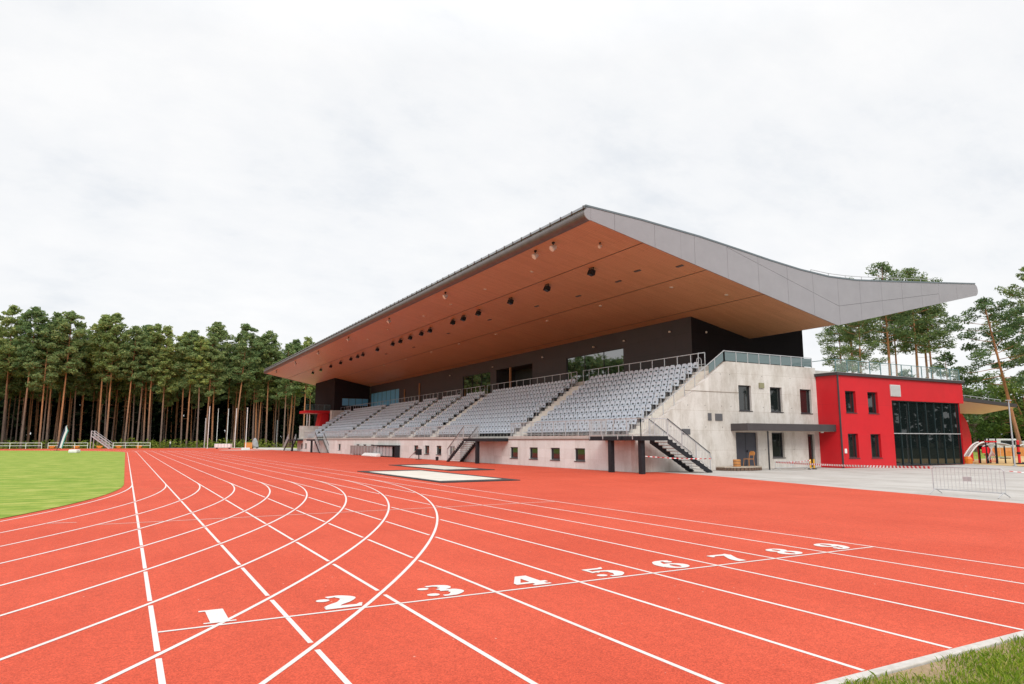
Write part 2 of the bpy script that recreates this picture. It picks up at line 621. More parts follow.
# verge around the whole ground
sheet('verge_lawn', [(-110, -40), (60, -40), (60, 0), (26, 0), (26, 150), (60, 150), (60, 186), (-120, 186)], -.05, M['verge'])
RO = 47.6
far_edge = [(24.2, 132), (24.0, 165), (16, 176), (-36, 179), (-100, 172)]
pts = arc(CX, CN, RO, -180, -40.5, 60)
pts += [(CX + math.sqrt(RO ** 2 - (CN - 3.68) ** 2), 3.68), (21.6, 3.68), (22.6, 10.0), (23.37, 13.32), (23.94, 16.14), (24.54, 18.69), (25.29, 21.8), (26.3, 25.6), (26.7, 28.4), (26.7, 31.0), (25.28, 31.0), (25.28, 121.0), (24.2, 132)]
pts += far_edge[1:] + [(CX - RO, 150)]
track = sheet('running_track', pts, -.002, M['track'])
sheet('infield_lawn', arc(CX, CN, 36.2, -180, 0, 90) + arc(CX, CFAR, 36.2, 0, 180, 90), .012, M['lawn'])
# pale hard standing beside the stand and round the red building
sheet('paved_yard', [(20, -30), (46, -6), (54.4, 25.0), (56.4, 28.6), (90, 40), (90, 150), (25.5, 150), (25.5, 31), (26.4, 27.5), (22, 10), (21, 3)], -.014, M['paving'])
# strip of concrete at the far end of the straight
sheet('far_path', [(9, 180), (24.3, 165.2), (24.4, 126), (33, 126), (34, 182), (8, 184)], -.03, M['pad'])
b = MB()
b.box(CX + math.sqrt(RO ** 2 - (CN - 3.6) ** 2), 21.5, 3.585, 3.68, -.05, .008)
kerb = b.build('track_kerb', M['kerb'], bevel=.01)
kerb['kind'] = 'structure'
sheet('rough_ground', [(.9, 3.572), (21.4, 3.572), (20, -8), (-4, -8)], -.012, M['soil'])
b = MB()
b.lathe((*spot(246, 128).xy, 0), [(4.6, .004), (4.6, .02), (.1, .02)], 40)
pc = b.build('throwing_circle_slab', M['pad'])
tag(pc, kind='structure')

# ---- painted lines, each its own child of the track
LT = .0245


def strip_ring(cx, cy, r, a0, a1, n, z):
    b = MB()
    p = arc(cx, cy, r - LT, a0, a1, n)
    q = arc(cx, cy, r + LT, a0, a1, n)
    for i in range(n):
        b.quad((*p[i], z), (*q[i], z), (*q[i + 1], z), (*p[i + 1], z))
    return b


for j in range(9):
    r = RI + LW * j
    b = strip_ring(CX, CN, r, -180, 0, 260, .0012)
    c = strip_ring(CX, CFAR, r, 0, 180, 160, .0012)
    b.add(c.v, c.f)
    b.quad((CX - r - LT, CN, .0012), (CX - r + LT, CN, .0012), (CX - r + LT, CFAR, .0012), (CX - r - LT, CFAR, .0012))
    b.build('bend_lane_line', M['line'], track)
for i in range(10):
    x = X0 + LW * i
    ri = RI + LW * i
    cuts = []
    for j in range(i + 1, 9):
        rj = RI + LW * j
        dy = math.sqrt(rj * rj - ri * ri)
        half = min(.6, .068 / (dy / rj))      # the crossing is oblique: the gap measured along the straight line
        cuts.append((CN - dy - half, CN - dy + half))
    cuts.sort()
    y = 3.7
    if i == 0:
        y = CN - math.sqrt(RO ** 2 - RI ** 2) + .3
    end = CFAR + (16 if i > 0 else 0)
    b = MB()
    for a, c in cuts + [(end, end)]:
        if a > y:
            k = max(1, int((a - y) / 6))
            for q in range(k):
                ya, yb = y + (a - y) * q / k, y + (a - y) * (q + 1) / k
                b.quad((x - LT, ya, 0), (x + LT, ya, 0), (x + LT, yb, 0), (x - LT, yb, 0))
        y = max(y, c)
    b.build('straight_lane_line', M['line'], track)


def cross_line(name, y, xa, xb, w, m):
    b = MB()
    k = 20
    for q in range(k):
        a, c = xa + (xb - xa) * q / k, xa + (xb - xa) * (q + 1) / k
        b.quad((a, y - w, .0024), (c, y - w, .0024), (c, y + w, .0024), (a, y + w, .0024))
    return b.build(name, m, track)


cross_line('start_line', 7.647, X0 + .03, X0 + 9 * LW + .02, .022, M['line'])
cross_line('worn_start_line', 17.736, -.4, X0 + 9 * LW, .03, M['faint'])
cross_line('yellow_mark_line', 29.6, X0 + .1, X0 + 6 * LW, .03, M['yellow_mark'])
b = MB()
p = Vector((-1.18, 18.6, .0034))
b.quad(p + Vector((-.23, -.1, 0)), p + Vector((.35, -.2, 0)), p + Vector((.36, -.14, 0)), p + Vector((-.22, -.04, 0)))
b.build('short_mark', M['faint'], track)


def digit(ch, xc, y0, w, h, zz=.0036):
    """stencil numeral in a heavy slab face, drawn with broad strokes"""
    b = MB()
    lay = [0]

    def P(u, v):
        return (xc + u * w, y0 + v * h, zz + lay[0] * .0003)

    def poly(pts):
        b.poly([P(u, v) for u, v in pts])
        lay[0] += 1

    def stroke(pts, wide, thin):
        """smooth stroke, wide where it runs up and down and thin where it runs across"""
        fine = []
        n = len(pts)
        for i in range(n - 1):
            p0, p1, p2, p3 = pts[max(i - 1, 0)], pts[i], pts[i + 1], pts[min(i + 2, n - 1)]
            for k in range(8):
                t = k / 8
                fine.append(tuple(.5 * (2 * p1[c] + (p2[c] - p0[c]) * t + (2 * p0[c] - 5 * p1[c] + 4 * p2[c] - p3[c]) * t * t + (3 * p1[c] - p0[c] - 3 * p2[c] + p3[c]) * t ** 3) for c in (0, 1)))
        fine.append(pts[-1])
        L, Rr = [], []
        for i, p in enumerate(fine):
            a, c = fine[max(i - 1, 0)], fine[min(i + 1, len(fine) - 1)]
            dx, dy = c[0] - a[0], c[1] - a[1]
            m = math.hypot(dx, dy) or 1
            dx, dy = dx / m, dy / m
            q = (thin + (wide - thin) * abs(dy) ** 1.3) / 2
            L.append((p[0] - dy * q, p[1] + dx * q * .7))
            Rr.append((p[0] + dy * q, p[1] - dx * q * .7))
        for i in range(len(fine) - 1):
            b.quad(P(*L[i]), P(*L[i + 1]), P(*Rr[i + 1]), P(*Rr[i]))
        lay[0] += 1

    def dot(u, v, ru, rv):
        poly([(u + ru * math.cos(R(t)), v + rv * math.sin(R(t))) for t in range(0, 360, 18)])

    def ring(u, v, ru, rv, tu, tv):
        A = [R(t) for t in range(0, 361, 12)]
        for a, c in zip(A, A[1:]):
            b.quad(P(u + ru * math.cos(a), v + rv * math.sin(a)), P(u + ru * math.cos(c), v + rv * math.sin(c)),
                   P(u + (ru - tu) * math.cos(c), v + (rv - tv) * math.sin(c)), P(u + (ru - tu) * math.cos(a), v + (rv - tv) * math.sin(a)))
        lay[0] += 1

    if ch == '1':
        poly([(-.5, .91), (-.5, 1.0), (.34, 1.0), (.34, .07), (.56, .07), (.56, 0), (-.50, 0), (-.50, .07), (-.28, .07), (-.28, .91)])
    elif ch == '2':
        dot(-.31, .74, .16, .11)
        stroke([(-.16, .95), (.08, .97), (.28, .76), (.12, .5), (-.15, .3), (-.34, .1)], .40, .17)
        poly([(-.46, 0), (.36, 0), (.47, .26), (.40, .26), (.30, .17), (-.2, .2), (-.46, .12)])
    elif ch == '3':
        dot(-.30, .78, .15, .10)
        dot(-.31, .20, .16, .11)
        stroke([(-.14, .95), (.06, .96), (.25, .86), (.24, .68), (.02, .56)], .36, .15)
        stroke([(.02, .50), (.28, .44), (.34, .24), (.12, .05), (-.12, .04)], .40, .16)
    elif ch == '4':
        poly([(.06, 1), (.30, 1), (.30, .34), (.48, .34), (.48, .22), (.30, .22), (.30, .09), (.44, .09), (.44, 0), (-.08, 0), (-.08, .09), (.04, .09), (.04, .22), (-.48, .22), (-.48, .32)])
        b.v, b.f, b.mi = [], [], []
        for q in ([(.0, .09), (.34, .09), (.34, 1), (.0, 1)], [(-.48, .21), (.0, .21), (.0, .35), (-.48, .35)], [(.34, .21), (.48, .21), (.48, .35), (.34, .35)],
                  [(-.10, 0), (.44, 0), (.44, .09), (-.10, .09)], [(-.48, .35), (-.28, .35), (.0, .74), (.0, 1)]):
            b.poly([P(u, v) for u, v in q])
    elif ch == '5':
        poly([(-.34, .82), (.30, .82), (.42, 1), (.34, 1), (.24, .96), (-.34, .96)])
        poly([(-.34, .50), (-.22, .50), (-.22, .82), (-.34, .82)])
        dot(-.30, .18, .16, .11)
        stroke([(-.20, .55), (-.02, .60), (.26, .52), (.34, .28), (.12, .05), (-.12, .04)], .40, .16)
    elif ch == '7':
        poly([(-.44, .74), (-.34, .74), (-.24, .84), (.1, .80), (.42, .86), (.42, 1), (.2, .97), (-.2, 1), (-.44, .98)])
        stroke([(.34, .88), (.1, .55), (-.06, .28), (-.08, .0)], .34, .2)
    elif ch == '8':
        ring(0, .745, .38, .255, .27, .12)
        ring(0, .29, .45, .29, .31, .13)
    elif ch in '69':
        k = 1 if ch == '6' else -1
        old = P
        if k < 0:
            def P(u, v):
                return old(-u, 1 - v)
        ring(.02, .31, .44, .31, .31, .13)
        stroke([(-.28, .30), (-.28, .62), (-.08, .90), (.16, .96), (.34, .86)], .36, .16)
        dot(.25, .80, .14, .10)
    return b.build('lane_number', M['line'], track)


for i in range(9):
    digit(str(i + 1), X0 + LW * (i + .5) + (.035 if i else -.03), 7.74, .29 if i == 0 else .48, .60)


# ------------------------------------------------------------------ the grandstand
YE, YF = 31.2, 120.0                  # near end wall, far end
XF = 25.3                             # front wall
XS, ZS = 32.8, 6.62                   # back of the seating, upper deck level
NR, TR, RS = 11, .59, .415            # rows
X1, Z1 = 26.3, 2.05                   # first riser
GS = thing('grandstand', (XF, YE, 0), 'long concrete grandstand under a huge folded timber-lined roof', 'grandstand')
UX, UY = Vector((1, 0, 0)), Vector((0, 1, 0))


def wall_holes(mb, O, u, n, U0, U1, V0, V1, holes, depth):
    us = sorted({U0, U1} | {h[0] for h in holes} | {h[1] for h in holes})
    vs = sorted({V0, V1} | {h[2] for h in holes} | {h[3] for h in holes})
    P = lambda a, c, d=0: O + u * a + Z * c - n * d
    for a, a2 in zip(us, us[1:]):
        for c, c2 in zip(vs, vs[1:]):
            if any(h[0] <= a and a2 <= h[1] and h[2] <= c and c2 <= h[3] for h in holes):
                continue
            mb.quad(P(a, c), P(a2, c), P(a2, c2), P(a, c2))
    for h in holes:
        a, a2, c, c2 = h
        mb.quad(P(a, c), P(a, c2), P(a, c2, depth), P(a, c, depth))
        mb.quad(P(a2, c), P(a2, c, depth), P(a2, c2, depth), P(a2, c2))
        mb.quad(P(a, c2), P(a2, c2), P(a2, c2, depth), P(a, c2, depth))
        mb.quad(P(a, c), P(a, c, depth), P(a2, c, depth), P(a2, c))


def window(parent, O, u, n, h, depth, glass='glass', fw=.06, mull=(), frame='frame', sill=True, name='window'):
    a, a2, c, c2 = h
    b = MB()
    d0, d1 = -depth, -depth + .07
    b.obox(O, u, n, a, a + fw, d0, d1, c, c2)
    b.obox(O, u, n, a2 - fw, a2, d0, d1, c, c2)
    b.obox(O, u, n, a + fw, a2 - fw, d0, d1, c, c + fw)
    b.obox(O, u, n, a + fw, a2 - fw, d0, d1, c2 - fw, c2)
    for k in mull:
        b.obox(O, u, n, k - .025, k + .025, d0, d1 - .01, c + fw, c2 - fw)
    if sill:
        b.obox(O, u, n, a - .03, a2 + .03, d1 + .002, .04, c - .05, c - .003)
    w = b.build(name, M[frame], parent)
    g = MB()
    P = lambda uu, vv: O + u * uu + Z * vv - n * (depth - .02)
    g.quad(P(a + .01, c + .01), P(a2 - .01, c + .01), P(a2 - .01, c2 - .01), P(a + .01, c2 - .01))
    g.build('pane', M[glass], w)
    return w


# front wall facing the track
fw_px = [579.6, 555, 533.4, 514, 452, 438.9, 427, 416, 372.2, 364.8, 358, 339.6, 319, 306, 302]
holes = []
for x in fw_px:
    yc = at_x(x, XF).y
    holes.append((yc - .58, yc + .58, .50, 1.30))
O = Vector((XF, 0, 0))
holes = [(-h[1], -h[0], h[2], h[3]) for h in holes]
b = MB()
wall_holes(b, O, -UY, -UX, -YF, -(YE + .352), 0, 1.84, holes, .16)
b.build('front_wall', M['precast'], GS)
for h in holes:
    window(GS, O, -UY, -UX, h, .15, 'glass', .09, sill=True)
b = MB()
b.box(XF - .04, XF + .3, YE + .36, YF, 1.84, 1.90)
b.build('drip_edge', mat('rusty_drip_edge', (.16, .10, .08), (.22, .15, .12), 4, .6), GS)
b = MB()
b.box(XF - .02, XF + .28, YE + .36, YF, 1.902, 2.10)
b.build('front_coping', M['terrace'], GS)

# near end wall
OE = Vector((0, YE, 0))
eh = [(33.72, 34.86, 3.66, 5.27), (36.6, 37.74, 3.64, 5.25), (39.5, 40.64, 3.6, 5.22), (33.3, 35.25, .16, 2.3), (36.55, 37.7, .69, 2.3), (40.03, 40.7, .02, 2.2)]
b = MB()
wall_holes(b, OE, UX, -UY, XS, 41.2, 0, 6.73, eh, .24)
b.prism([(XF, YE, 0), (XS, YE, 0), (XS, YE, 6.73), (25.85, YE, 2.10), (XF, YE, 2.06)], (0, .35, 0))
b.box(XS + .002, 41.2, YE + .3, YE + .35, 6.4, 6.73)
b.quad((XS, YE, 6.73), (41.2, YE, 6.73), (41.2, YE + .35, 6.73), (XS, YE + .35, 6.73))
b.build('end_wall', M['concrete'], GS)
for h in eh[:3]:
    window(GS, OE, UX, -UY, h, .22, 'glass', .07)
window(GS, OE, UX, -UY, eh[4], .22, 'glass', .08)
d = MB()
d.obox(OE, UX, -UY, 33.32, 35.23, -.2, -.14, .17, 2.28)
dr = d.build('door', mat('blue_grey_door', (.045, .048, .065), (.05, .053, .07), 3, .5), GS)
d = MB()
d.obox(OE, UX, -UY, 34.27, 34.285, -.139, -.13, .2, 2.26)
d.obox(OE, UX, -UY, 34.36, 34.40, -.139, -.08, 1.05, 1.2)
d.build('handle', M['black'], dr)
d = MB()
d.obox(OE, UX, -UY, 40.05, 40.68, -.22, -.16, .03, 2.18)
dr = d.build('door', M['frame'], GS)
d = MB()
d.obox(OE, UX, -UY, 40.13, 40.6, -.158, -.15, .2, 2.05)
d.build('pane', M['glass'], dr)
# day joint and fittings
b = MB()
b.obox(OE, UX, -UY, 29.2, 33.7, -.01, .02, 4.76, 4.79)
b.build('day_joint', mat('stained_joint', (.2, .16, .13), (.3, .26, .22), 4, .8), GS)
for (x0, x1, z0, z1) in ((31.0, 31.28, 3.0, 3.45), (31.6, 32.2, 3.0, 3.43), (28.85, 29.5, 2.15, 2.48)):
    b = MB()
    b.obox(OE, UX, -UY, x0, x1, -.01, .04, z0, z1)
    for k in range(5):
        zz = z0 + .05 + k * (z1 - z0 - .1) / 4
        b.obox(OE, UX, -UY, x0 + .03, x1 - .03, .042, .06, zz - .012, zz + .012)
    b.build('vent_grille', M['greyframe'], GS)
b = MB()
b.obox(OE, UX, -UY, 35.57, 35.98, -.01, .1, 5.15, 5.48)
b.build('wall_fitting', mat('olive_box', (.25, .24, .14), rough=.6), GS)
for zz in (1.2, 2.6, 3.9, 5.9):
    for xx in (26.6, 28.0, 29.4, 30.8, 32.2, 33.0, 35.9, 38.6):
        if zz < 2.0 + (xx - 25.85) * .66 and zz > 2.4 or xx > 33:
            if not any(h[0] - .2 < xx < h[1] + .2 and h[2] - .2 < zz < h[3] + .2 for h in eh):
                b = MB()
                b.obox(OE, UX, -UY, xx - .025, xx + .025, -.002, .004, zz - .025, zz + .025)
                b.build('tie_hole', M['seam'], GS)

# canopy over the doors
b = MB()
b.box(32.9, 41.18, 29.85, YE - .003, 2.38, 2.83)
cn = b.build('door_canopy', M['canopy'], GS, bevel=.01)
b = MB()
b.box(33.0, 41.1, 29.95, YE - .01, 2.365, 2.378)
b.build('canopy_soffit', M['beige'], cn)
b = MB()
b.tube([(34.8, 30.0, 0), (34.8, 30.0, 2.37)], .05, 8)
b.build('downpipe', M['frame'], GS)
b = MB()
b.tube([(40.2, 30.2, 2.36), (40.2, 30.2, 2.28)], .09, 10)
b.build('canopy_light', M['white'], cn)

# seating terrace, one stepped body
prof = [(XF + .28, 0), (XF + .28, Z1)]
for i in range(NR):
    xa = X1 + i * TR
    za = Z1 + i * RS
    prof += [(xa, za), (xa, za + RS)] if i else [(xa, za)]
prof_pts = [(XF + .28, 1.2), (XF + .28, Z1), (X1 + TR, Z1)]
for i in range(1, NR):
    prof_pts += [(X1 + i * TR, Z1 + i * RS), (X1 + (i + 1) * TR, Z1 + i * RS)]
prof_pts += [(X1 + NR * TR, ZS), (50, ZS), (50, 5.2), (33.5, 5.2), (27.5, 1.2)]
b = MB()
b.prism([(x, YE + .352, z) for x, z in prof_pts], (0, YF - YE - .352, 0))
b.build('seating_terrace', M['terrace'], GS)
AISLES = [(31.6, 33.35), (46.1, 47.75), (63.3, 64.9), (69.4, 70.9), (76.2, 77.7), (82.4, 83.9), (95.2, 96.8), (113.4, 114.9)]
for a0, a1 in AISLES:
    b = MB()
    for i in range(1, NR):
        b.box(X1 + i * TR - .28, X1 + i * TR + .012, a0, a1, Z1 + (i - 1) * RS + .004, Z1 + (i - .5) * RS)
        b.box(X1 + i * TR - .010, X1 + i * TR + .01, a0 + .01, a1 - .01, Z1 + (i - .5) * RS + .002, Z1 + i * RS + .004)
    b.build('aisle_steps', M['aisle'], GS)
    b = MB()                                       # thin pale slabs on the treads of the gangway
    for i in range(0, NR):
        b.box(X1 + i * TR + .01, X1 + (i + 1) * TR - .27, a0, a1, Z1 + i * RS + .003, Z1 + i * RS + .010)
    b.build('aisle_paving', M['aisle'], GS)


# railings
def rail_run(b, p, q, h, post=1.2, bal=.12, rr=.022, br=.007, low=.08, mid=0):
    p, q = Vector(p), Vector(q)
    L = (q - p).length
    n = max(1, round(L / post))
    for i in range(n + 1):
        x = p.lerp(q, i / n)
        b.bar(x, x + Z * h, .04)
    b.bar(p + Z * h, q + Z * h, .045)
    if low:
        b.bar(p + Z * low, q + Z * low, .03)
    if mid:
        for k in range(1, mid + 1):
            b.bar(p + Z * (h * k / (mid + 1)), q + Z * (h * k / (mid + 1)), .025)
    if bal:
        m = int(L / bal)
        for i in range(1, m):
            x = p.lerp(q, i / m)
            b.bar(x + Z * low, x + Z * h, br * 2)


b = MB()
for y0, y1 in ((34.05, 45.9), (51.4, 102.2), (107.7, 115.4)):
    rail_run(b, (XF + .12, y0, 2.10), (XF + .12, y1, 2.10), .96, 1.5, .115, br=.0065)
b.build('front_railing', M['steel'], GS)
seg = [33.0] + [v for a in AISLES[1:] for v in a] + [119.0]
for y0, y1 in zip(seg[::2], seg[1::2]):
    b = MB()
    rail_run(b, (XS - .02, y0 + .05, ZS), (XS - .02, y1 - .05, ZS), .88, 1.25, 0, low=.12)
    for y in (y0 + .05, y1 - .05):                 # return hoops beside the gangway
        b.bar((XS - .02, y, ZS), (XS - .62, y, ZS - RS + .05), .03)
        b.bar((XS - .6, y, ZS - RS), (XS - .6, y, ZS + .8), .04)
        b.bar((XS - .6, y, ZS + .8), (XS - .02, y, ZS + .86), .04)
    b.build('upper_railing', M['steel'], GS)
# hoop handrails down the gangways, each a piece of its own
for a1, rr in [(33.3, .024)] + [(a[1] - .02, .02) for a in AISLES[1:4]]:
    for i in range(0, NR, 2):
        x, z = X1 + i * TR + .1, Z1 + i * RS
        b = MB()
        b.tube([(x, a1, z), (x, a1, z + .80), (x + .03, a1, z + .89), (x + .12, a1, z + .95), (x + .28, a1, z + .95), (x + .37, a1, z + .89), (x + .4, a1, z + .80), (x + .4, a1, z + .1)], rr, 6)
        b.build('gangway_hoop', M['steel'], GS)
# sloping railing on the end wall, glass guard on its level top
b = MB()
yy = YE + .18
s0, s1 = Vector((25.9, yy, 2.10)), Vector((XS, yy, 6.73))
rail_run(b, s0, s1, .72, 1.0, 0, low=0)
b.build('end_railing', M['steel'], GS)
b = MB()
rail_run(b, (XS, yy, 6.73), (41.1, yy, 6.73), .69, 1.0, 0, low=0)
gr = b.build('deck_guard', M['steel'], GS)
b = MB()
for i in range(8):
    xa = XS + i * 8.3 / 8
    b.box(xa + .05, xa + 8.3 / 8 - .05, yy - .008, yy + .008, 6.80, 7.36)
t0, t1 = s0.lerp(s1, .80), s0.lerp(s1, .985)
b.prism([t0 + Z * .12, t1 + Z * .12, t1 + Z * .66, t0 + Z * .66], (0, .012, 0))
b.build('guard_glass', M['tealglass'], gr)

# dark upper storey
SOF = lambda x: 14.31 - (x - 22.13) * (14.31 - 9.93) / (43.64 - 22.13) if x < 43.64 else 9.93 + (x - 43.64) * (14.02 - 9.93) / (62.3 - 43.64)
XD, YD = 37.3, 38.9
OD = Vector((XD, 0, 0))
uh = [(47.25, 56.2, ZS + .25, 9.80), (62.75, 70.95, ZS + .02, 9.92), (72.5, 80.2, ZS + .2, 9.92), (104, 118.6, 7.4, 9.98)]
uh2 = [(-h[1], -h[0], h[2], h[3]) for h in uh]
b = MB()
wall_holes(b, OD, -UY, -UX, -119.0, -YD, ZS, SOF(XD) + .05, uh2, .3)
b.build('upper_wall', M['charcoal'], GS)
b = MB()
b.poly([(XD, YD, ZS), (50, YD, ZS), (50, YD, SOF(50) + .05), (43.64, YD, SOF(43.64) + .05), (XD, YD, SOF(XD) + .05)])
b.box(49.9, 50, YD + .01, 119, 0, SOF(50))
b.build('upper_end_wall', M['charcoal_dark'], GS)
window(GS, OD, -UY, -UX, uh2[0], .12, 'mirror', .08, [-50.2, -53.2], sill=False)
window(GS, OD, -UY, -UX, uh2[2], .12, 'mirror', .08, [-75.0, -77.6], sill=False)
window(GS, OD, -UY, -UX, uh2[3], .12, 'skytint', .08, [-106, -108.2, -110.4, -112.6, -114.8, -117], sill=False)
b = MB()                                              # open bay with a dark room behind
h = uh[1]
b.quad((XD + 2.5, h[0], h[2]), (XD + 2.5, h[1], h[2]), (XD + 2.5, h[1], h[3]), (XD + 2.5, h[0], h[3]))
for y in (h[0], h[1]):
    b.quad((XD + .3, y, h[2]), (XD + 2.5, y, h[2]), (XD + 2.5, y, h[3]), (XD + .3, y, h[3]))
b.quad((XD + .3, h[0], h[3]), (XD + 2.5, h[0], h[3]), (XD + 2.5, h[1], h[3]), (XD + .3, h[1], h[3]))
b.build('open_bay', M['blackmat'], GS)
for y, z0, z1, w in ((67.4, ZS + .03, 9.88, .14), (95.0, ZS + .03, 10.1, .14), (101.2, ZS + .03, 9.6, .12)):
    b = MB()
    b.box(XD - .17, XD - .17 + w, y - w, y + w, z0, z1)
    b.build('wooden_column', M['post_wood'], GS)
# projecting block at the far end
window(GS, Vector((0, 119.0, 0)), UX, -UY, (32.3, 37.0, 7.7, 9.05), 0, 'skytint', .06, [33.5, 34.7, 35.9], sill=False)
b = MB()
b.prism([(31, 119.0, 4.5), (XD - .01, 119.0, 4.5), (XD - .01, 119.0, SOF(XD) + .05), (31, 119.0, SOF(31) + .05)], (0, 14, 0))
b.build('far_block', M['charcoal_dark'], GS)
b = MB()
b.box(XF + .3, 36, YF, YF + .35, 0, 4.2)
b.box(30.6, 34.2, YF - 1.2, YF, 4.0, 6.9)
b.build('far_end_wall', M['concrete'], GS)

# ---- roof
RY0, RY1 = 31.0, 136.0
top = [(21.95, 14.93), (26, 14.74), (30.7, 14.38), (34, 14.02), (37, 13.67), (40, 13.39), (43, 13.25), (46, 13.34), (50, 13.70), (56, 14.27), (62.1, 14.86)]
b = MB()
for (xa, za), (xb, zb) in zip(top, top[1:]):
    b.quad((xa, RY0, za), (xb, RY0, zb), (xb, RY1, zb), (xa, RY1, za))
b.build('roof_deck', M['roofing'], GS)
b = MB()
SE = [22.14, 26.2, 31.3, 36.4, 43.64]
for xa, xb in zip(SE, SE[1:]):
    b.quad((xa + .03, RY0 + .03, SOF(xa + .03)), (xa + .03, RY1 - .03, SOF(xa + .03)), (xb - .03, RY1 - .03, SOF(xb - .03)), (xb - .03, RY0 + .03, SOF(xb - .03)))
sf = b.build('soffit', M['soffit'], GS)
b = MB()
for xa in SE[1:-1]:
    z = SOF(xa) + .03
    b.quad((xa - .04, RY0 + .03, z), (xa - .04, RY1, z), (xa + .04, RY1, z), (xa + .04, RY0 + .03, z))
b.build('soffit_groove', M['seam'], sf)
b = MB()
b.quad((43.64, RY0 + .01, 9.93), (43.64, RY1, 9.93), (62.3, RY1, 14.02), (62.3, RY0 + .01, 14.02))
b.build('rear_soffit', M['fascia'], GS)


def z_top(x):
    for (xa, za), (xb, zb) in zip(top, top[1:]):
        if xa <= x <= xb:
            return za + (zb - za) * (x - xa) / (xb - xa)
    return top[-1][1] if x > 30 else top[0][1]


def z_mid(x):
    """the fold line that runs along the fascia"""
    if x < 33:
        return None
    if x < 43.9:
        return z_top(33) - .02 + (11.3 - z_top(33)) * (x - 33) / (43.9 - 33)
    return 11.3 + (13.75 - 11.3) * (x - 43.9) / (58 - 43.9)


def fascia(y, yb, name):
    b = MB()
    joints = [22.3, 24.0, 27.0, 30.2, 33.0, 35.8, 38.6, 41.2, 43.9, 46.4, 49.0, 51.6, 54.2, 56.6, 59.2, 62.0]
    g = .010
    for xa, xb in zip(joints, joints[1:]):
        sub = [xa + g] + [x for x in [p[0] for p in top] if xa + g < x < xb - g] + ([43.64] if xa + g < 43.64 < xb - g else []) + [xb - g]
        sub = sorted(set(sub))
        for p, q in zip(sub, sub[1:]):
            lo = lambda x: SOF(x) - .06
            hi = lambda x: z_top(x) + .04
            if p >= 33 and q <= 58:
                b.prism([(p, y, lo(p)), (q, y, lo(q)), (q, y, z_mid(q) - g), (p, y, z_mid(p) - g)], (0, yb, 0))
                if z_top(p) - z_mid(p) > .03 or z_top(q) - z_mid(q) > .03:
                    b.prism([(p, y, z_mid(p) + g), (q, y, z_mid(q) + g), (q, y, hi(q)), (p, y, hi(p) + .001)], (0, yb, 0))
            else:
                b.prism([(p, y, lo(p)), (q, y, lo(q)), (q, y, hi(q)), (p, y, hi(p))], (0, yb, 0))
    # rounded ends
    for xc, zc, rz, rx, a0 in ((22.3, (14.93 + 14.22) / 2, (14.97 - 14.22) / 2, .42, 90), (62.0, (14.87 + 13.93) / 2, (14.9 - 13.9) / 2, .45, -90)):
        pl = [(xc + rx * math.cos(R(a0 + t)), y, zc + rz * math.sin(R(a0 + t))) for t in range(0, 181, 15)]
        b.prism(pl, (0, yb, 0))
    o = b.build(name, M['fascia'], GS)
    c = MB()
    yy_ = y + (yb if y > 60 else yb)
    pl = [(x, y + yb * .8, z - .005) for x, z in top] + [(62.1, y + yb * .8, 13.97), (43.64, y + yb * .8, 9.9), (22.2, y + yb * .8, 14.28)]
    c.poly(pl)
    c.build('fascia_backing', M['seam'], o)
    return o


fascia(RY0 - .06, .06, 'roof_fascia')
fascia(RY1 + .06, -.06, 'roof_fascia')
b = MB()                                            # long front eave: rounded dark nose, zinc top
npro = [(22.3 + .42 * math.cos(R(t)), 14.575 + .36 * math.sin(R(t))) for t in range(90, 271, 15)]
for k, ((xa, za), (xb, zb)) in enumerate(zip(npro, npro[1:])):
    b.cur = 1 if k < 2 else 0
    b.quad((xa, RY0 + .002, za), (xa, RY1, za), (xb, RY1, zb), (xb, RY0 + .002, zb))
b.cur = 0
b.quad((22.3, RY0 + .002, 14.215), (22.3, RY1, 14.215), (22.32, RY1, 14.27), (22.32, RY0 + .002, 14.27))
b.build('eave', [M['nose'], M['nose_top']], GS, smooth=False)
b = MB()                                            # upstand of zinc sheet with snow stops along the eave
b.box(22.06, 22.08, RY0 + .05, RY1 - .05, 14.86, 15.13)
so_ = b.build('eave_upstand', M['nose_top'], GS)
for k in range(88):
    y = RY0 + .3 + k * 1.19
    b = MB()
    b.box(22.02, 22.058, y - .03, y + .03, 14.86, 15.15)
    b.build('snow_stop', M['nose'], so_)
b = MB()
pt = [(x, z) for x, z in top]
for (xa, za), (xb, zb) in zip(pt, pt[1:]):
    b.prism([(xa, RY0 - .09, za + .045), (xb, RY0 - .09, zb + .045), (xb, RY0 - .09, zb + .15), (xa, RY0 - .09, za + .15)], (0, .16, 0))
b.build('roof_edge_trim', mat('edge_trim', (.13, .16, .18), rough=.4), GS)
b = MB()
xs_ = [22.6 + i * 1.9 for i in range(21)]
pp = [Vector((x, RY0 + .35, z_top(x) + .03)) for x in xs_ if x < 58.5]
for p, q in zip(pp, pp[1:]):
    hh = .42 if q.x > 43 else .22
    b.bar(p, p + Z * hh, .035)
    b.bar(p + Z * hh, q + Z * hh, .035)
b.bar(pp[-1], pp[-1] + Z * .42, .035)
b.build('roof_edge_rail', M['dullsteel'], GS)


# small round recessed lights in the soffit and wall lights
def downlight(x, y, parent):
    b = MB()
    b.lathe((x, y, SOF(x) - .045), [(.12, 0), (.13, .03), (.13, .07)], 12)
    o = b.build('downlight', M['lamp'], parent)


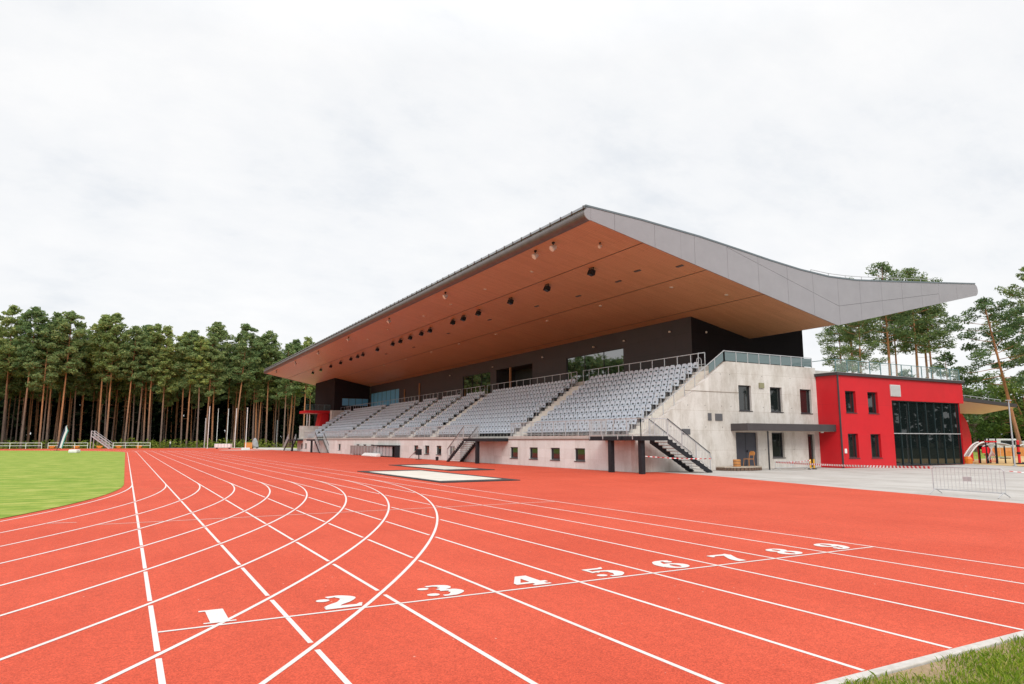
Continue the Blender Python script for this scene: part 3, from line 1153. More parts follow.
for px, x in ((676.5, 32.2), (733, 35.2), (603, 32.0), (548, 32.0), (495.6, 31.8), (458, 31.6), (430, 31.6), (404, 31.6), (382, 31.6)):
    downlight(x, at_x(px, x).y, GS)
for y in (41.5, 48.5, 55.5, 62.0, 72.0, 80, 92, 103):
    downlight(24.4 + (y % 3) * .1, y, GS)
for y in (41.2, 47.0, 51.5, 60.5, 71.7, 84):
    b = MB()
    b.lathe((XD - .14, y, 10.25), [(.06, 0), (.085, .04), (.085, .13), (.03, .16)], 12)
    b.box(XD - .10, XD + .01, y - .04, y + .04, 10.28, 10.36)
    b.build('wall_light', M['lamp'], GS)
b = MB()
b.lathe((38.7, YD - .15, 10.0), [(.05, 0), (.075, .04), (.075, .13), (.03, .16)], 12)
b.build('wall_light', M['lamp'], GS)


for px in (642, 580.5, 686, 622, 537.6, 489, 447, 412, 384):
    x = 28.9 + (px % 3) * .5
    y = at_x(px, x).y
    b = MB()
    z = SOF(x)
    b.box(x - .09, x + .09, y - .28, y + .28, z - .05, z + .05)
    b.build('ceiling_vent', M['seam'], GS)


# ---- floodlights hanging below the soffit
def floodlight():
    o = thing('floodlight', (0, 0, 0), 'black floodlight hanging under the timber soffit', 'floodlight', 'black floodlights in a row under the roof')
    b = MB()
    b.prism([(-.24, -.28, -.62), (.20, -.28, -.74), (.30, -.28, -.34), (-.08, -.28, -.22)], (0, .56, 0))
    b.build('housing', M['black'], o)
    b = MB()
    b.quad((-.235, -.24, -.64), (.19, -.24, -.755), (.19, .24, -.755), (-.235, .24, -.64))
    b.build('lens', M['glass'], o)
    b = MB()
    b.bar((.05, -.31, -.45), (.05, -.31, -.08), .04)
    b.bar((.05, .31, -.45), (.05, .31, -.08), .04)
    b.box(.0, .1, -.33, .33, -.09, .0)
    b.build('bracket', M['black'], o)
    return o


FL = floodlight()
fpx = [593.8, 547.7, 510, 477, 461.7, 451, 427.8, 419, 407.7, 397.8, 390, 374.5, 360, 354.7, 347.9, 337.6, 327.7, 317.8, 309.8]
ordn = ['nearest', 'second', 'third', 'fourth', 'fifth', 'sixth', 'seventh', 'eighth', 'ninth', 'tenth', 'eleventh', 'twelfth', 'thirteenth', 'fourteenth', 'fifteenth', 'sixteenth', 'seventeenth', 'eighteenth', 'nineteenth']
for i, px in enumerate(fpx):
    x = 26.75
    lab = f'black floodlight under the timber soffit, {ordn[i]} in the row counting from the near end'
    p = (x, at_x(px, x).y, SOF(x) + .05)
    if i == 0:
        FL.location = p
        FL.scale = (.8, .8, .8)
        FL['label'] = lab
    else:
        copy_tree(FL, p, label=lab, scale=.8)
PJ = thing('eave_spotlight', (0, 0, 0), '', 'spotlight', 'silver spotlights along the roof eave')
b = MB()
b.tube([(.0, 0, -.12), (-.02, 0, -.30)], .03, 6)
b.box(-.05, .05, -.1, .1, -.12, 0)
b.build('bracket', M['black'], PJ)
b = MB()
b.tube([(.16, 0, -.28), (-.05, 0, -.42), (-.12, 0, -.47)], [.13, .2, .21], 12)
b.build('housing', M['silver'], PJ, smooth=False)
b = MB()
b.tube([(-.121, 0, -.471), (-.14, 0, -.485)], .18, 12)
b.build('lens', M['lamp'], PJ)
eord = ['small one set back at the near corner', 'second from the near corner', 'third from the near corner', 'fourth from the near corner', 'fifth from the near corner', 'sixth from the near corner', 'seventh from the near corner', 'eighth from the near corner', 'ninth and farthest']
for i, px in enumerate((603.7, 555, 536.4, 443.4, 386, 345, 314.7, 292, 273)):
    x = 24.6 if i == 0 else 22.75
    p = (x, at_x(px, x).y if i else 33.2, SOF(x) - (.0 if i == 0 else -.02))
    lab = 'silver spotlight under the roof eave, ' + eord[i]
    if i == 0:
        PJ.location = p
        PJ['label'] = lab
        PJ.scale = (.6, .6, .6)
    else:
        copy_tree(PJ, p, label=lab, scale=1.0 if i < 4 else .9)

# ---- seats
def seat_mb(b, x, y, z, detail=True):
    """moulded shell: rounded back with a flat dark patch, pan with a front lip, bracket under it. Faces -X."""
    w = .245
    b.cur = 0
    bx, lean = x + .44, .10
    at = lambda u, v, d=0: Vector((bx + lean * (v - .4) - d, y + u, z + v))
    out = [(-w * .86, .37), (w * .86, .37), (w, .56), (w * .86, .68), (w * .45, .745), (-w * .45, .745), (-w * .86, .68), (-w, .56)]
    b.prism([at(u, v) for u, v in out], (.045, 0, .0))
    pan = [(bx + .02, .35), (bx - .34, .385), (bx - .40, .37), (bx - .40, .33), (bx - .33, .325), (bx + .02, .30)]
    b.prism([Vector((px_, y - w, z + pz)) for px_, pz in pan], (0, 2 * w, 0))
    b.cur = 1
    b.poly([at(u, v, .003) for u, v in ((-.10, .44), (.10, .44), (.115, .49), (.08, .545), (-.08, .545), (-.115, .49))])
    if detail:
        b.box(bx - .10, bx + .05, y - .03, y + .03, z + .0, z + .30)
        b.box(bx - .02, bx + .06, y - w * .8, y + w * .8, z + .25, z + .298)


PITCH = .56
rows = ['bottom', 'second', 'third', 'fourth', 'fifth', 'sixth', 'seventh', 'eighth', 'ninth', 'tenth', 'top']
b = MB()
seat_mb(b, 0, 0, 0)
seat_me = b.mesh('stadium_seat', [M['seat'], M['seatdark']])
blocks = [(a[1], c[0]) for a, c in zip(AISLES, AISLES[1:])] + [(114.9, 119.4)]
rest = MB()
for bi, (y0, y1) in enumerate(blocks):
    n = int((y1 - y0) / PITCH)
    off = ((y1 - y0) - n * PITCH) / 2 + PITCH / 2
    for r in range(NR):
        for k in range(n):
            y = y0 + off + k * PITCH
            x, z = X1 + r * TR + .06, Z1 + r * RS
            if r == 0:
                x += .0
            if bi == 0 or (bi == 1 and k < 3):
                o = bpy.data.objects.new('stadium_seat', seat_me)
                col.objects.link(o)
                o.location = (x, y, z)
                o.rotation_euler = (0, R(rnd.uniform(-1.2, 1.2)), R(rnd.uniform(-1, 1)))
                if bi == 0:
                    tag(o, f'pale grey plastic seat in the {rows[r]} row of the block beside the near end wall', 'seat', f'{rows[r]} row seats of the near block')
                else:
                    tag(o, f'pale grey seat in the {rows[r]} row, just past the first gangway from the near end', 'seat', f'{rows[r]} row seats past the first gangway')
            else:
                seat_mb(rest, x, y + rnd.uniform(-.01, .01), z, bi < 3)
ro = rest.build('stadium_seats', [M['seat'], M['seatdark']], base=(XF, 48, 2))
tag(ro, 'rows of pale grey seats filling the blocks farther along the stand', 'seats', kind='stuff')


# ------------------------------------------------------------------ steel staircases
def staircase(origin, u, w, W, run, rise, L, label, posts, wrap=None, name='steel_staircase', rails=(0, 1)):
    """origin: landing edge at ground level; u: way down; w: across; landing on the -u side"""
    u, w = Vector(u), Vector(w)
    O = Vector(origin)
    o = thing(name, O, label, 'staircase', 'black steel staircases of the grandstand')
    P = lambda a, c, z: O + u * a + w * c + Z * z
    b = MB()
    b.obox(O, u, w, -L, 0, 0, W, rise - .24, rise)
    if wrap:
        b.box(*wrap, rise - .24, rise)
    b.build('landing_deck', M['black'], o)
    n = 11
    for c in (0, W - .07):
        b = MB()
        b.prism([P(0, c, rise - .14), P(0, c, rise - .40), P(run - .25, c, .0), P(run + .12, c, .0), P(run + .12, c, .05)], w * .07)
        st = b.build('stringer', M['black'], o)
        s = MB()
        for k in range(n):
            a = run * (k + .2) / n
            z = rise * (1 - (k + 1) / (n + 1))
            s.prism([P(a - .01, c + .01, z - .24), P(a + run / n - .01, c + .01, z - .24 - rise / n * .6), P(a + run / n - .01, c + .01, z - .022), P(a - .01, c + .01, z - .022)], w * .05)
        s.build('step_bracket', M['black'], st)
    for k in range(n):
        a = run * (k + .12) / n
        z = rise * (1 - (k + 1) / (n + 1))
        b = MB()
        b.obox(O, u, w, a, a + .29, .075, W - .075, z - .02, z + .015)
        b.build('tread', M['tread'], o)
    for c in rails:
        cc = .03 if c == 0 else W - .03
        b = MB()
        rail_run(b, P(-.02, cc, rise), P(run, cc, .12), .92, 1.1, .13, br=.006, low=.1)
        b.bar(P(run, cc, 1.04), P(run + .12, cc, .75), .04)
        hr_ = b.build('handrail', M['dullsteel'], o)
        b = MB()
        b.bar(P(-.02, cc, rise + .955), P(run, cc, 1.075), .05)
        b.build('grip', M['black'], hr_)
    for q in posts:
        b = MB()
        b.box(q[0] - .13, q[0] + .13, q[1] - .13, q[1] + .13, 0, rise - .24)
        b.build('post', M['black'], o)
    return o


# near one wraps round the corner of the stand, going down along the end wall
st = staircase((26.0, 29.2, 0), (1, 0, 0), (0, 1, 0), 1.55, 3.1, 2.03, 1.9, 'black steel staircase at the near corner, going down along the concrete end wall', [(24.3, 32.1), (24.45, 29.6)], (24.1, 25.28, 31.0, 34.0))
b = MB()
rail_run(b, (24.13, 29.23, 2.03), (24.13, 33.95, 2.03), .95, 1.15, .13, br=.006)
rail_run(b, (24.13, 29.23, 2.03), (26.0, 29.23, 2.03), .95, 1.15, .13, br=.006)
b.bar((24.13, 33.95, 2.98), (25.28, 33.95, 2.98), .04)
for q in ((24.08, 33.9), (24.08, 32.6), (24.08, 31.2), (24.08, 29.9)):
    b.box(q[0] - .0, q[0] + .018, q[1] - .03, q[1] + .03, 1.85, 2.1)
b.build('landing_rail', M['steel'], st)
st = staircase((25.25, 51.3, 0), (0, 1, 0), (-1, 0, 0), 1.3, 3.2, 1.95, 5.2, 'black steel staircase halfway along the front wall beside the white landing pits', [(24.1, 49.0)])
st2 = staircase((24.0, 102.3, 0), (0, -1, 0), (1, 0, 0), 1.3, 3.2, 1.95, 5.2, 'black steel staircase against the front wall beyond the glazed shelter', [(24.1, 104.5)])
st3 = staircase((25.25, 121.0, 0), (0, 1, 0), (-1, 0, 0), 1.3, 3.4, 1.95, 5.4, 'black steel staircase at the far corner of the stand', [(24.1, 118.0)])

# ------------------------------------------------------------------ red building
RX0, RX1, RYF = 41.2, 56.15, 29.6
RB = thing('red_building', (RX0, RYF, 0), 'bright red two storey building with a glazed corner beside the stand', 'building')
OR = Vector((0, RYF, 0))
rh = [(41.98, 43.08, 3.64, 5.1), (44.38, 45.5, 3.63, 5.1), (41.98, 43.05, .64, 2.24), (44.38, 45.5, .62, 2.22), (47.05, 55.55, .0, 4.6)]
b = MB()
wall_holes(b, OR, UX, -UY, RX0, 55.55, 0, 6.12, rh, .28)
b.quad((55.55, RYF, 4.6), (RX1, RYF, 4.6), (RX1, RYF, 6.12), (55.55, RYF, 6.12))
b.quad((55.55, RYF, 4.6), (RX1, RYF, 4.6), (RX1, RYF + .28, 4.6), (55.55, RYF + .28, 4.6))
b.quad((RX0, RYF, 0), (RX0, 62, 0), (RX0, 62, 6.12), (RX0, RYF, 6.12))
b.quad((RX1, RYF, 4.6), (RX1, RYF, 6.12), (RX1, 62, 6.12), (RX1, 62, 4.6))
b.quad((55.55, RYF + .28, 4.6), (RX1, RYF + .28, 4.6), (RX1, 62, 4.6), (55.55, 62, 4.6))
b.quad((55.555, RYF + .28, 0), (55.555, 62, 0), (55.555, 62, 4.6), (55.555, RYF + .28, 4.6))
b.quad((RX0, 62, 0), (RX1, 62, 0), (RX1, 62, 6.12), (RX0, 62, 6.12))
b.build('wall', M['red'], RB)
for h in rh[:4]:
    window(RB, OR, UX, -UY, h, .24, 'glass', .07, sill=True, mull=[h[0] + .32] if h[3] < 3 else ())
b = MB()
a, a2, c, c2 = rh[4]
mx = [a + i * (a2 - a) / 8 for i in range(9)]
for x in mx:
    b.obox(OR, UX, -UY, x - .025, x + .025, -.22, -.10, .02, c2 - .002)
for z in (.04, 2.26, c2 - .06):
    b.obox(OR, UX, -UY, a + .036, a2 - .036, -.20, -.10, z, z + .05)
fa = b.build('glass_facade', mat('teal_mullion', (.014, .03, .033), rough=.4), RB)
b = MB()
for xa, xb in zip(mx, mx[1:]):
    for z0, z1 in ((.09, 2.26), (2.31, 4.54)):
        dy = rnd.uniform(-.012, .012)
        b.quad(Vector((xa + .03, RYF + .16 + dy, z0)), Vector((xb - .03, RYF + .16 - dy, z0)), Vector((xb - .03, RYF + .16 - dy, z1)), Vector((xa + .03, RYF + .16 + dy, z1)))
b.build('pane', M['facade_glass'], fa)
b = MB()
b.obox(OR, UX, -UY, a, a2, -.10, -.075, 2.25, 2.31)
b.build('transom', M['dullsteel'], fa)
b = MB()
b.box(RX0 - .14, RX1 + .14, RYF - .14, 62, 6.122, 6.30)
rf = b.build('roof', M['redroof'], RB)
b = MB()
b.box(RX0 - .17, RX1 + .17, RYF - .17, 62, 6.302, 6.33)
b.build('roof_flashing', M['dullsteel'], rf)
b = MB()
b.obox(OR, UX, -UY, 46.95, 48.1, .003, .07, 4.88, 5.7)
for k in range(8):
    b.obox(OR, UX, -UY, 47.03, 48.02, .072, .09, 4.94 + k * .09, 4.98 + k * .09)
b.build('vent_grille', mat('pale_louvre', (.55, .54, .53), rough=.5), RB)
b = MB()
b.tube([(RX0 + .0, RYF - .08, 6.1), (RX0 + .0, RYF - .08, 0)], .055, 8)
b.build('downpipe', M['frame'], RB)
b = MB()
b.obox(OR, UX, -UY, 41.52, 41.72, 0, .05, .95, 1.25)
b.build('meter_box', M['white'], RB)
b = MB()
n = 12
for i in range(n + 1):
    x = RX0 + .1 + i * (RX1 - RX0 - .2) / n
    b.bar((x, RYF + .1, 6.33), (x, RYF + .1, 7.2), .05)
for yv in (33.0, 36.4):
    b.bar((RX0 + .1, yv, 6.33), (RX0 + .1, yv, 7.2), .05)
b.bar((RX0 + .1, RYF + .1, 7.2), (RX1 - .1, RYF + .1, 7.2), .04)
b.bar((RX0 + .1, RYF + .1, 7.2), (RX0 + .1, 38, 7.2), .04)
tr = b.build('terrace_guard', M['teal'], RB)
b = MB()
for i in range(n):
    x = RX0 + .1 + i * (RX1 - RX0 - .2) / n
    b.box(x + .06, x + (RX1 - RX0 - .2) / n - .06, RYF + .094, RYF + .106, 6.42, 7.14)
b.build('guard_glass', M['clearglass'], tr)
# recessed red wall and entrance canopy on the right
b = MB()
b.prism([(55.2, 34.0, 0), (65.3, 34.0, 0), (65.2, 34.0, 2.2), (64.8, 34.0, 3.4), (64.1, 34.0, 4.1), (55.2, 34.0, 4.1)], (0, 9, 0))
b.build('entrance_wall', M['red'], RB)
b = MB()
v_ = [(56.2, 29.9, 4.86), (66.2, 30.6, 4.58), (66.2, 30.6, 4.86), (56.2, 29.9, 5.14), (56.2, 42, 4.2), (70, 42, 4.0), (70, 42, 4.9), (56.2, 42, 5.14)]
b.add(v_, [(0, 1, 2, 3), (4, 7, 6, 5), (0, 4, 5, 1), (1, 5, 6, 2), (2, 6, 7, 3), (3, 7, 4, 0)])
ec = b.build('entrance_canopy', M['redroof'], RB)
b = MB()
b.quad((56.22, 30.0, 4.835), (66.1, 30.68, 4.555), (67.3, 34, 4.12), (56.22, 34, 4.11))
b.build('canopy_soffit', M['beige'], ec)
b = MB()
rail_run(b, (56.4, 30.6, 5.1), (64.4, 31.0, 4.85), .32, 1.0, 0, low=0)
b.build('canopy_rail', M['dullsteel'], ec)

# ------------------------------------------------------------------ small things in front of the stand
def pit(x0, x1, y0, y1, bx, by, label):
    o = thing('landing_pit', ((x0 + x1) / 2, (y0 + y1) / 2, 0), label, 'sand pit', 'covered jumping pits')
    b = MB()
    b.box(x0, x1, y0, y0 + by, .0, .035)
    b.box(x0, x1, y1 - by, y1, .0, .035)
    b.box(x0, x0 + bx, y0 + by, y1 - by, .0, .035)
    b.box(x1 - bx, x1, y0 + by, y1 - by, .0, .035)
    b.build('border', M['blackmat'], o)
    b = MB()
    b.box(x0 + bx, x1 - bx, y0 + by, y1 - by, .0, .028)
    b.build('cover', M['cover'], o)


pit(11.9, 15.75, 27.6, 40.0, .32, 1.0, 'larger white covered landing pit with a black border, nearer the camera')
pit(16.9, 19.9, 38.0, 49.0, .3, 1.5, 'smaller white covered landing pit with a black border, nearer the stand')

sh = thing('dugout_shelter', (25, 78, 0), 'low glazed grey shelter set against the stand front wall', 'shelter')
b = MB()
for i in range(8):
    y = 77.4 + i * 9.5 / 8
    b.box(24.88, 24.90, y + .04, y + 9.5 / 8 - .04, .12, 1.12)
b.build('glass_screen', mat('smoked_screen', (.20, .25, .26), (.25, .30, .31), 1.0, .15), sh)
b = MB()
for i in range(9):
    y = 77.4 + i * 9.5 / 8
    b.box(24.86, 24.93, y - .03, y + .03, 0, 1.15)
b.box(24.86, 24.92, 77.4, 86.9, 1.12, 1.16)
b.build('screen_frame', M['dullsteel'], sh)
b = MB()
b.box(24.7, 25.28, 69.8, 77.3, 1.16, 1.27)
b.build('roof', M['black'], sh)
b = MB()
b.box(24.75, 25.28, 69.85, 70.0, 0, 1.16)
b.box(25.2, 25.285, 70.0, 77.3, 0, 1.16)
b.build('side_panel', M['black'], sh)
b = MB()
for i in range(6):
    y = 71.0 + i * 1.05
    b.box(24.8, 24.86, y, y + .8, .1, 1.12)
b.build('door_panel', M['dullsteel'], sh)
o = thing('white_mat', (24.3, 77, 0), 'white foam mat lying in front of the glazed shelter', 'mat')
b = MB()
b.prism([(24.0, 74.2, .0), (24.65, 74.2, .0), (24.65, 74.2, .34), (24.4, 74.2, .38), (24.0, 74.2, .12)], (0, 5.0, 0))
b.build('pad', M['white'], o, bevel=.04)
o = thing('steel_handrail', (24.8, 64.5, 0), 'small sloping steel handrail standing at the front wall', 'handrail')
b = MB()
b.tube([(24.9, 66.0, .05), (24.9, 63.4, 1.15), (24.9, 63.2, 1.1), (24.9, 63.2, 0)], .035, 8)
b.build('rail', M['dullsteel'], o)
o = thing('loudspeaker', (24.4, 62.2, 0), 'black loudspeaker box on a short stand before the front wall', 'speaker')
b = MB()
b.box(24.2, 24.6, 61.9, 62.5, .42, .98)
b.build('cabinet', M['black'], o, bevel=.02)
b = MB()
b.tube([(24.4, 62.2, 0), (24.4, 62.2, .42)], .04, 8)
b.tube([(24.1, 62.2, .03), (24.7, 62.2, .03)], .03, 6)
b.build('stand', M['black'], o)
o = thing('litter_bin', (24.6, 58.2, 0), 'tiny black bin on the red edge under the stand windows', 'bin')
b = MB()
b.lathe((24.6, 58.2, 0), [(.12, 0), (.15, .26), (.16, .28), (.10, .34)], 12)
b.build('body', M['black'], o)

# platform, box and chair at the blue-grey door
o = thing('wooden_platform', (33.6, 30.2, 0), 'low weathered wooden platform in front of the blue-grey door', 'platform')
b = MB()
pl = [(31.5, 31.15, .17), (31.55, 30.5, .17), (32.0, 30.0, .17), (33.0, 29.75, .17), (34.0, 29.9, .17), (34.6, 30.4, .17), (34.7, 31.15, .17)]
b.prism(pl, (0, 0, .05))
b.build('deck', mat('pale_deck_top', (.46, .40, .33), (.38, .32, .25), 5, .8), o)
b = MB()
for i in range(len(pl) - 1):
    p, q = Vector(pl[i]), Vector(pl[i + 1])
    for k in range(4):
        s_ = p.lerp(q, (k + .1) / 4)
        e_ = p.lerp(q, (k + .9) / 4)
        s_.z = e_.z = .085
        b.bar(s_ + Vector((0, .04, 0)), e_ + Vector((0, .04, 0)), .04, .165)
b.build('skirt_board', M['darkwood'], o)
o = thing('orange_drum', (32.55, 30.5, .22), 'orange drum standing on the wooden platform left of the chair', 'drum')
b = MB()
b.lathe((32.55, 30.5, .22), [(.21, 0), (.225, .02), (.225, .4), (.21, .43), (.05, .43)], 18)
b.build('body', M['wood'], o)
b = MB()
for z in (.13, .30):
    b.lathe((32.55, 30.5, .22 + z), [(.228, 0), (.236, .012), (.228, .025)], 18)
b.build('hoop', M['darkwood'], o)
o = thing('wooden_chair', (33.6, 30.5, .22), 'orange plywood chair with thin legs on the platform by the door', 'chair')
cx, cy, cz = 33.6, 30.5, .22
b = MB()
b.prism([(cx - .24, cy - .22, cz + .43), (cx + .2, cy - .22, cz + .43), (cx + .22, cy, cz + .43), (cx + .2, cy + .22, cz + .43), (cx - .24, cy + .22, cz + .43), (cx - .27, cy, cz + .43)], (0, 0, .03))
b.build('seat', M['wood'], o)
b = MB()
b.prism([(cx + .26, cy - .2, cz + .66), (cx + .26, cy + .2, cz + .66), (cx + .3, cy + .21, cz + .82), (cx + .3, cy + .12, cz + .92), (cx + .3, cy - .12, cz + .92), (cx + .3, cy - .21, cz + .82)], (.03, 0, 0))
b.build('backrest', M['wood'], o)
for sx, sy in ((-1, -1), (-1, 1), (1, -1), (1, 1)):
    b = MB()
    if sx < 0:
        b.tube([(cx - .22, cy + sy * .19, cz + .43), (cx - .27, cy + sy * .21, cz)], .018, 6)
    else:
        b.tube([(cx + .28, cy + sy * .17, cz + .86), (cx + .2, cy + sy * .18, cz + .43), (cx + .26, cy + sy * .2, cz)], .018, 6)
    b.build('leg', M['wood'], o)


# crowd barriers
def barrier(p, q, label, k=.86):
    p, q = Vector(p), Vector(q)
    o = thing('crowd_barrier', (p + q) / 2, label, 'barrier', 'portable steel crowd barriers')
    u = (q - p).normalized()
    w = Vector((-u.y, u.x, 0))
    b = MB()
    b.tube([p + Z * .16, p + Z * .98 * k, p + u * .08 + Z * 1.06 * k, q - u * .08 + Z * 1.06 * k, q + Z * .98 * k, q + Z * .16, p + Z * .16], .02, 6, False)
    b.build('frame', M['dullsteel'], o)
    b = MB()
    L = (q - p).length
    n = 18
    for i in range(1, n):
        x = p + u * (L * i / n)
        b.tube([x + Z * .17, x + Z * 1.05 * k], .0075, 5)
    b.build('bars', M['dullsteel'], o)
    b = MB()
    c = (p + q) / 2
    b.obox(c, u, w, -.14, .14, -.012, .012, .55 * k, .72 * k)
    b.build('plate', M['dullsteel'], o)
    for x in (p + u * .06, q - u * .06):
        b = MB()
        b.tube([x + w * .32 + Z * .015, x + w * .28 + Z * .05, x + Z * .17, x - w * .28 + Z * .05, x - w * .32 + Z * .015], .018, 6)
        b.build('foot', M['dullsteel'], o)
    return o


barrier((24.30, 14.03, 0), (24.2, 11.75, 0), 'steel crowd barrier on the pale yard at the edge of the red track')
barrier((34.4, 29.2, 0), (37.0, 28.9, 0), 'steel crowd barrier near the canopy, where the tape begins', .5)
for i, (x, y) in enumerate(((37.75, 29.35), (38.15, 29.4))):
    o = thing('yellow_post', (x, y, 0), ['left one of two yellow posts by the dark narrow door', 'right one of two yellow posts by the dark narrow door'][i], 'post', 'yellow posts by the door')
    b = MB()
    b.tube([(x, y, 0), (x, y, .62)], .055, 8)
    b.build('shaft', M['yellow'], o)
    b = MB()
    b.lathe((x, y, 0), [(.18, 0), (.18, .04), (.07, .06)], 12)
    b.build('base', M['black'], o)


def tape(p, q, sag, label, w=.075):
    p, q = Vector(p), Vector(q)
    n = max(6, int((q - p).length / .15))
    b = MB()
    for i in range(n):
        b.cur = i % 2
        t0, t1 = i / n, (i + 1) / n
        tw = lambda t: .02 * math.sin(t * 19)
        a = p.lerp(q, t0) - Z * (sag * 4 * t0 * (1 - t0))
        c = p.lerp(q, t1) - Z * (sag * 4 * t1 * (1 - t1))
        s = (q - p).cross(Z).normalized()
        b.quad(a - Z * w / 2 + s * tw(t0), c - Z * w / 2 + s * tw(t1), c + Z * w / 2 - s * tw(t1), a + Z * w / 2 - s * tw(t0))
    o = b.build('barrier_tape', [M['white'], M['mesh']], base=(p + q) / 2)
    tag(o, label, 'tape', 'red and white barrier tapes')


tape((24.30, 14.03, .88), (34.4, 29.2, .50), .05, 'long red and white barrier tape sagging between the two crowd barriers', .085)
tape((34.5, 29.12, .48), (37.7, 29.3, .55), .04, 'red and white tape from the far crowd barrier to the yellow posts')
tape((24.2, 11.7, .86), (20.4, 3.0, .8), .08, 'red and white tape running from the near crowd barrier off to the right', .018)
tape((24.6, 29.5, .95), (28.9, 28.98, .78), .05, 'red and white tape across the foot of the corner staircase', .045)

# ------------------------------------------------------------------ playground and lamp posts on the right
sheet('play_sand', [(56.8, 29.5), (55.0, 25.6), (66, 18), (100, 30), (96, 44), (66, 35)], -.008, M['sand'])
sheet('play_lawn', [(66, 35.3), (96, 44.3), (170, 60), (170, 120), (70, 70), (60, 40)], -.010, M['verge'])


def lamp_post(p, h, label, r=.06):
    p = Vector(p)
    o = thing('lamp_post', p, label, 'lamp post', 'slim lamp posts')
    b = MB()
    b.tube([p, p + Z * h], [r, r * .75], 10)
    b.build('pole', M['steel'], o)
    b = MB()
    b.lathe(p, [(r * 2.3, 0), (r * 2.3, .04), (r * 1.2, .07)], 12)
    b.build('base_plate', M['dullsteel'], o)
    b = MB()
    b.box(p.x - .22, p.x + .22, p.y - .1, p.y + .1, p.z + h, p.z + h + .07)
    b.build('lamp_head', M['steel'], o)


lamp_post(spot(1012.5, 49), 4.6, 'slim pale lamp post standing at the paving edge before the playground')
lamp_post(spot(968, 66), 3.6, 'shorter dark green lamp post beside the red entrance wall')
lamp_post(spot(267, 215), 8.0, 'grey pole at the wood edge right of the throwing cage', .1)

pg = spot(972, 54)
o = thing('playground_slide', pg, 'silver curved playground slide beside the red entrance wall', 'slide')
f = Vector((RT.x, RT.y, 0))
g = Vector((-f.y, f.x, 0))
a0 = spot(966.5, 54)
b = MB()
chute = []
for i in range(9):
    t = i / 8
    chute.append(a0 + f * (1.35 * t) + Z * (.35 + 1.2 * math.sin(t * math.pi / 2)))
for p, q in zip(chute, chute[1:]):
    b.quad(p, q, q + g * .6, p + g * .6)
b.build('chute', M['silver'], o)
for k in (0, .6):
    b = MB()
    b.tube([p + g * k + Z * .1 for p in chute], .055, 8)
    b.build('side_rail', M['white'], o)
b = MB()
b.lathe(a0 + Vector((-.05, 0, 0)), [(.3, 0), (.33, .35), (.2, .55)], 12)
b.build('chute_base', M['orange'], o)
b = MB()
tp = chute[-1]
b.obox(tp, f, g, .05, .95, -.1, .8, .10, .2)
b.build('platform', M['redplastic'], o)
b = MB()
for p in (chute[-1] + f * .1, chute[-1] + f * .9):
    for k in (-.05, .75):
        b.tube([(p + g * k).xy.to_3d(), (p + g * k).xy.to_3d() + Z * 1.95], .05, 6)
b.build('tower_post', M['black'], o)
b = MB()
for k in range(6):
    b.tube([chute[-1] + f * (.1 + .8 * k / 5) - Z * (1.35 - .05 * k), chute[-1] + f * (.9 - .8 * k / 5) + Z * .2], .025, 5)
b.build('climbing_net', M['dullsteel'], o)

a1 = spot(982, 54)
o = thing('climbing_frame', a1, 'arched silver climbing frame with a red panel in the sand', 'climbing frame')
for k in (0, .9):
    b = MB()
    pts_ = [a1 + f * (2.35 * t) + g * k + Z * (1.32 + .26 * math.sin(math.pi * t) ** .8) for t in [i / 14 for i in range(15)]]
    b.tube(pts_, .045, 8)
    b.build('arch_rail', M['steel'], o)
b = MB()
for i in range(1, 14):
    t = i / 14
    p = a1 + f * (2.35 * t) + Z * (1.32 + .26 * math.sin(math.pi * t) ** .8)
    b.tube([p, p + g * .9], .022, 5)
b.build('rung', M['steel'], o)
for t, m in ((.1, 'redplastic'), (.42, 'black'), (.99, 'black')):
    for k in (0, .9):
        b = MB()
        p = a1 + f * (2.35 * t) + g * k
        b.tube([p, p + Z * 1.4], .055, 8)
        b.build('post', M[m], o)
b = MB()
p = a1 - f * .1
b.obox(p, f, g, 0, .55, -.06, 0, .80, 1.28)
b.build('red_panel', M['redplastic'], o)
b = MB()
b.obox(p, f, g, .5, 1.2, .1, .5, .62, .68)
b.obox(p, f, g, 1.7, 2.3, .1, .5, .38, .44)
b.build('step_board', M['black'], o)
b = MB()
for k in range(5):
    b.tube([p + f * (.6 + .1 * k) + Z * .1, p + f * (.45 + .18 * k) + Z * 1.2], .02, 5)
b.build('rope_net', M['redplastic'], o)
a2_ = spot(1017.5, 53)
o = thing('play_post', a2_, 'red and black playground spinner post in the sand, right of the pale lamp post', 'play equipment')
b = MB()
b.tube([a2_, a2_ + Z * 1.7], .09, 10)
b.tube([a2_ + Z * 1.7, a2_ + Z * 1.82], [.12, .06], 10)
b.build('pole', M['redplastic'], o)
for z in (.75, 1.3):
    b = MB()
    b.tube([a2_ + Z * z, a2_ + Z * (z + .16)], .125, 10)
    b.build('collar', M['black'], o)
b = MB()
b.lathe(a2_, [(.28, 0), (.28, .05), (.12, .09)], 14)
b.tube([a2_ + f * .2 + Z * .1, a2_ + f * .55 + Z * .05], .05, 6)
b.build('base', M['black'], o)
b = MB()
b.tube([a2_ + Z * 1.35, a2_ + f * .45 + Z * 1.5, a2_ + f * 1.3 + Z * 1.35], .05, 8)
b.build('arm', M['steel'], o)
o = thing('orange_net_fence', spot(1005, 72), 'orange plastic net fence behind the playground', 'fence')
p, q = spot(984, 72), spot(1045, 72)
b = MB()
for k in range(7):
    b.bar(p + Z * (.2 + .13 * k), q + Z * (.2 + .13 * k), .02, .1)
for k in range(60):
    x = p.lerp(q, k / 59)
    b.bar(x + Z * .18, x + Z * 1.05, .05)
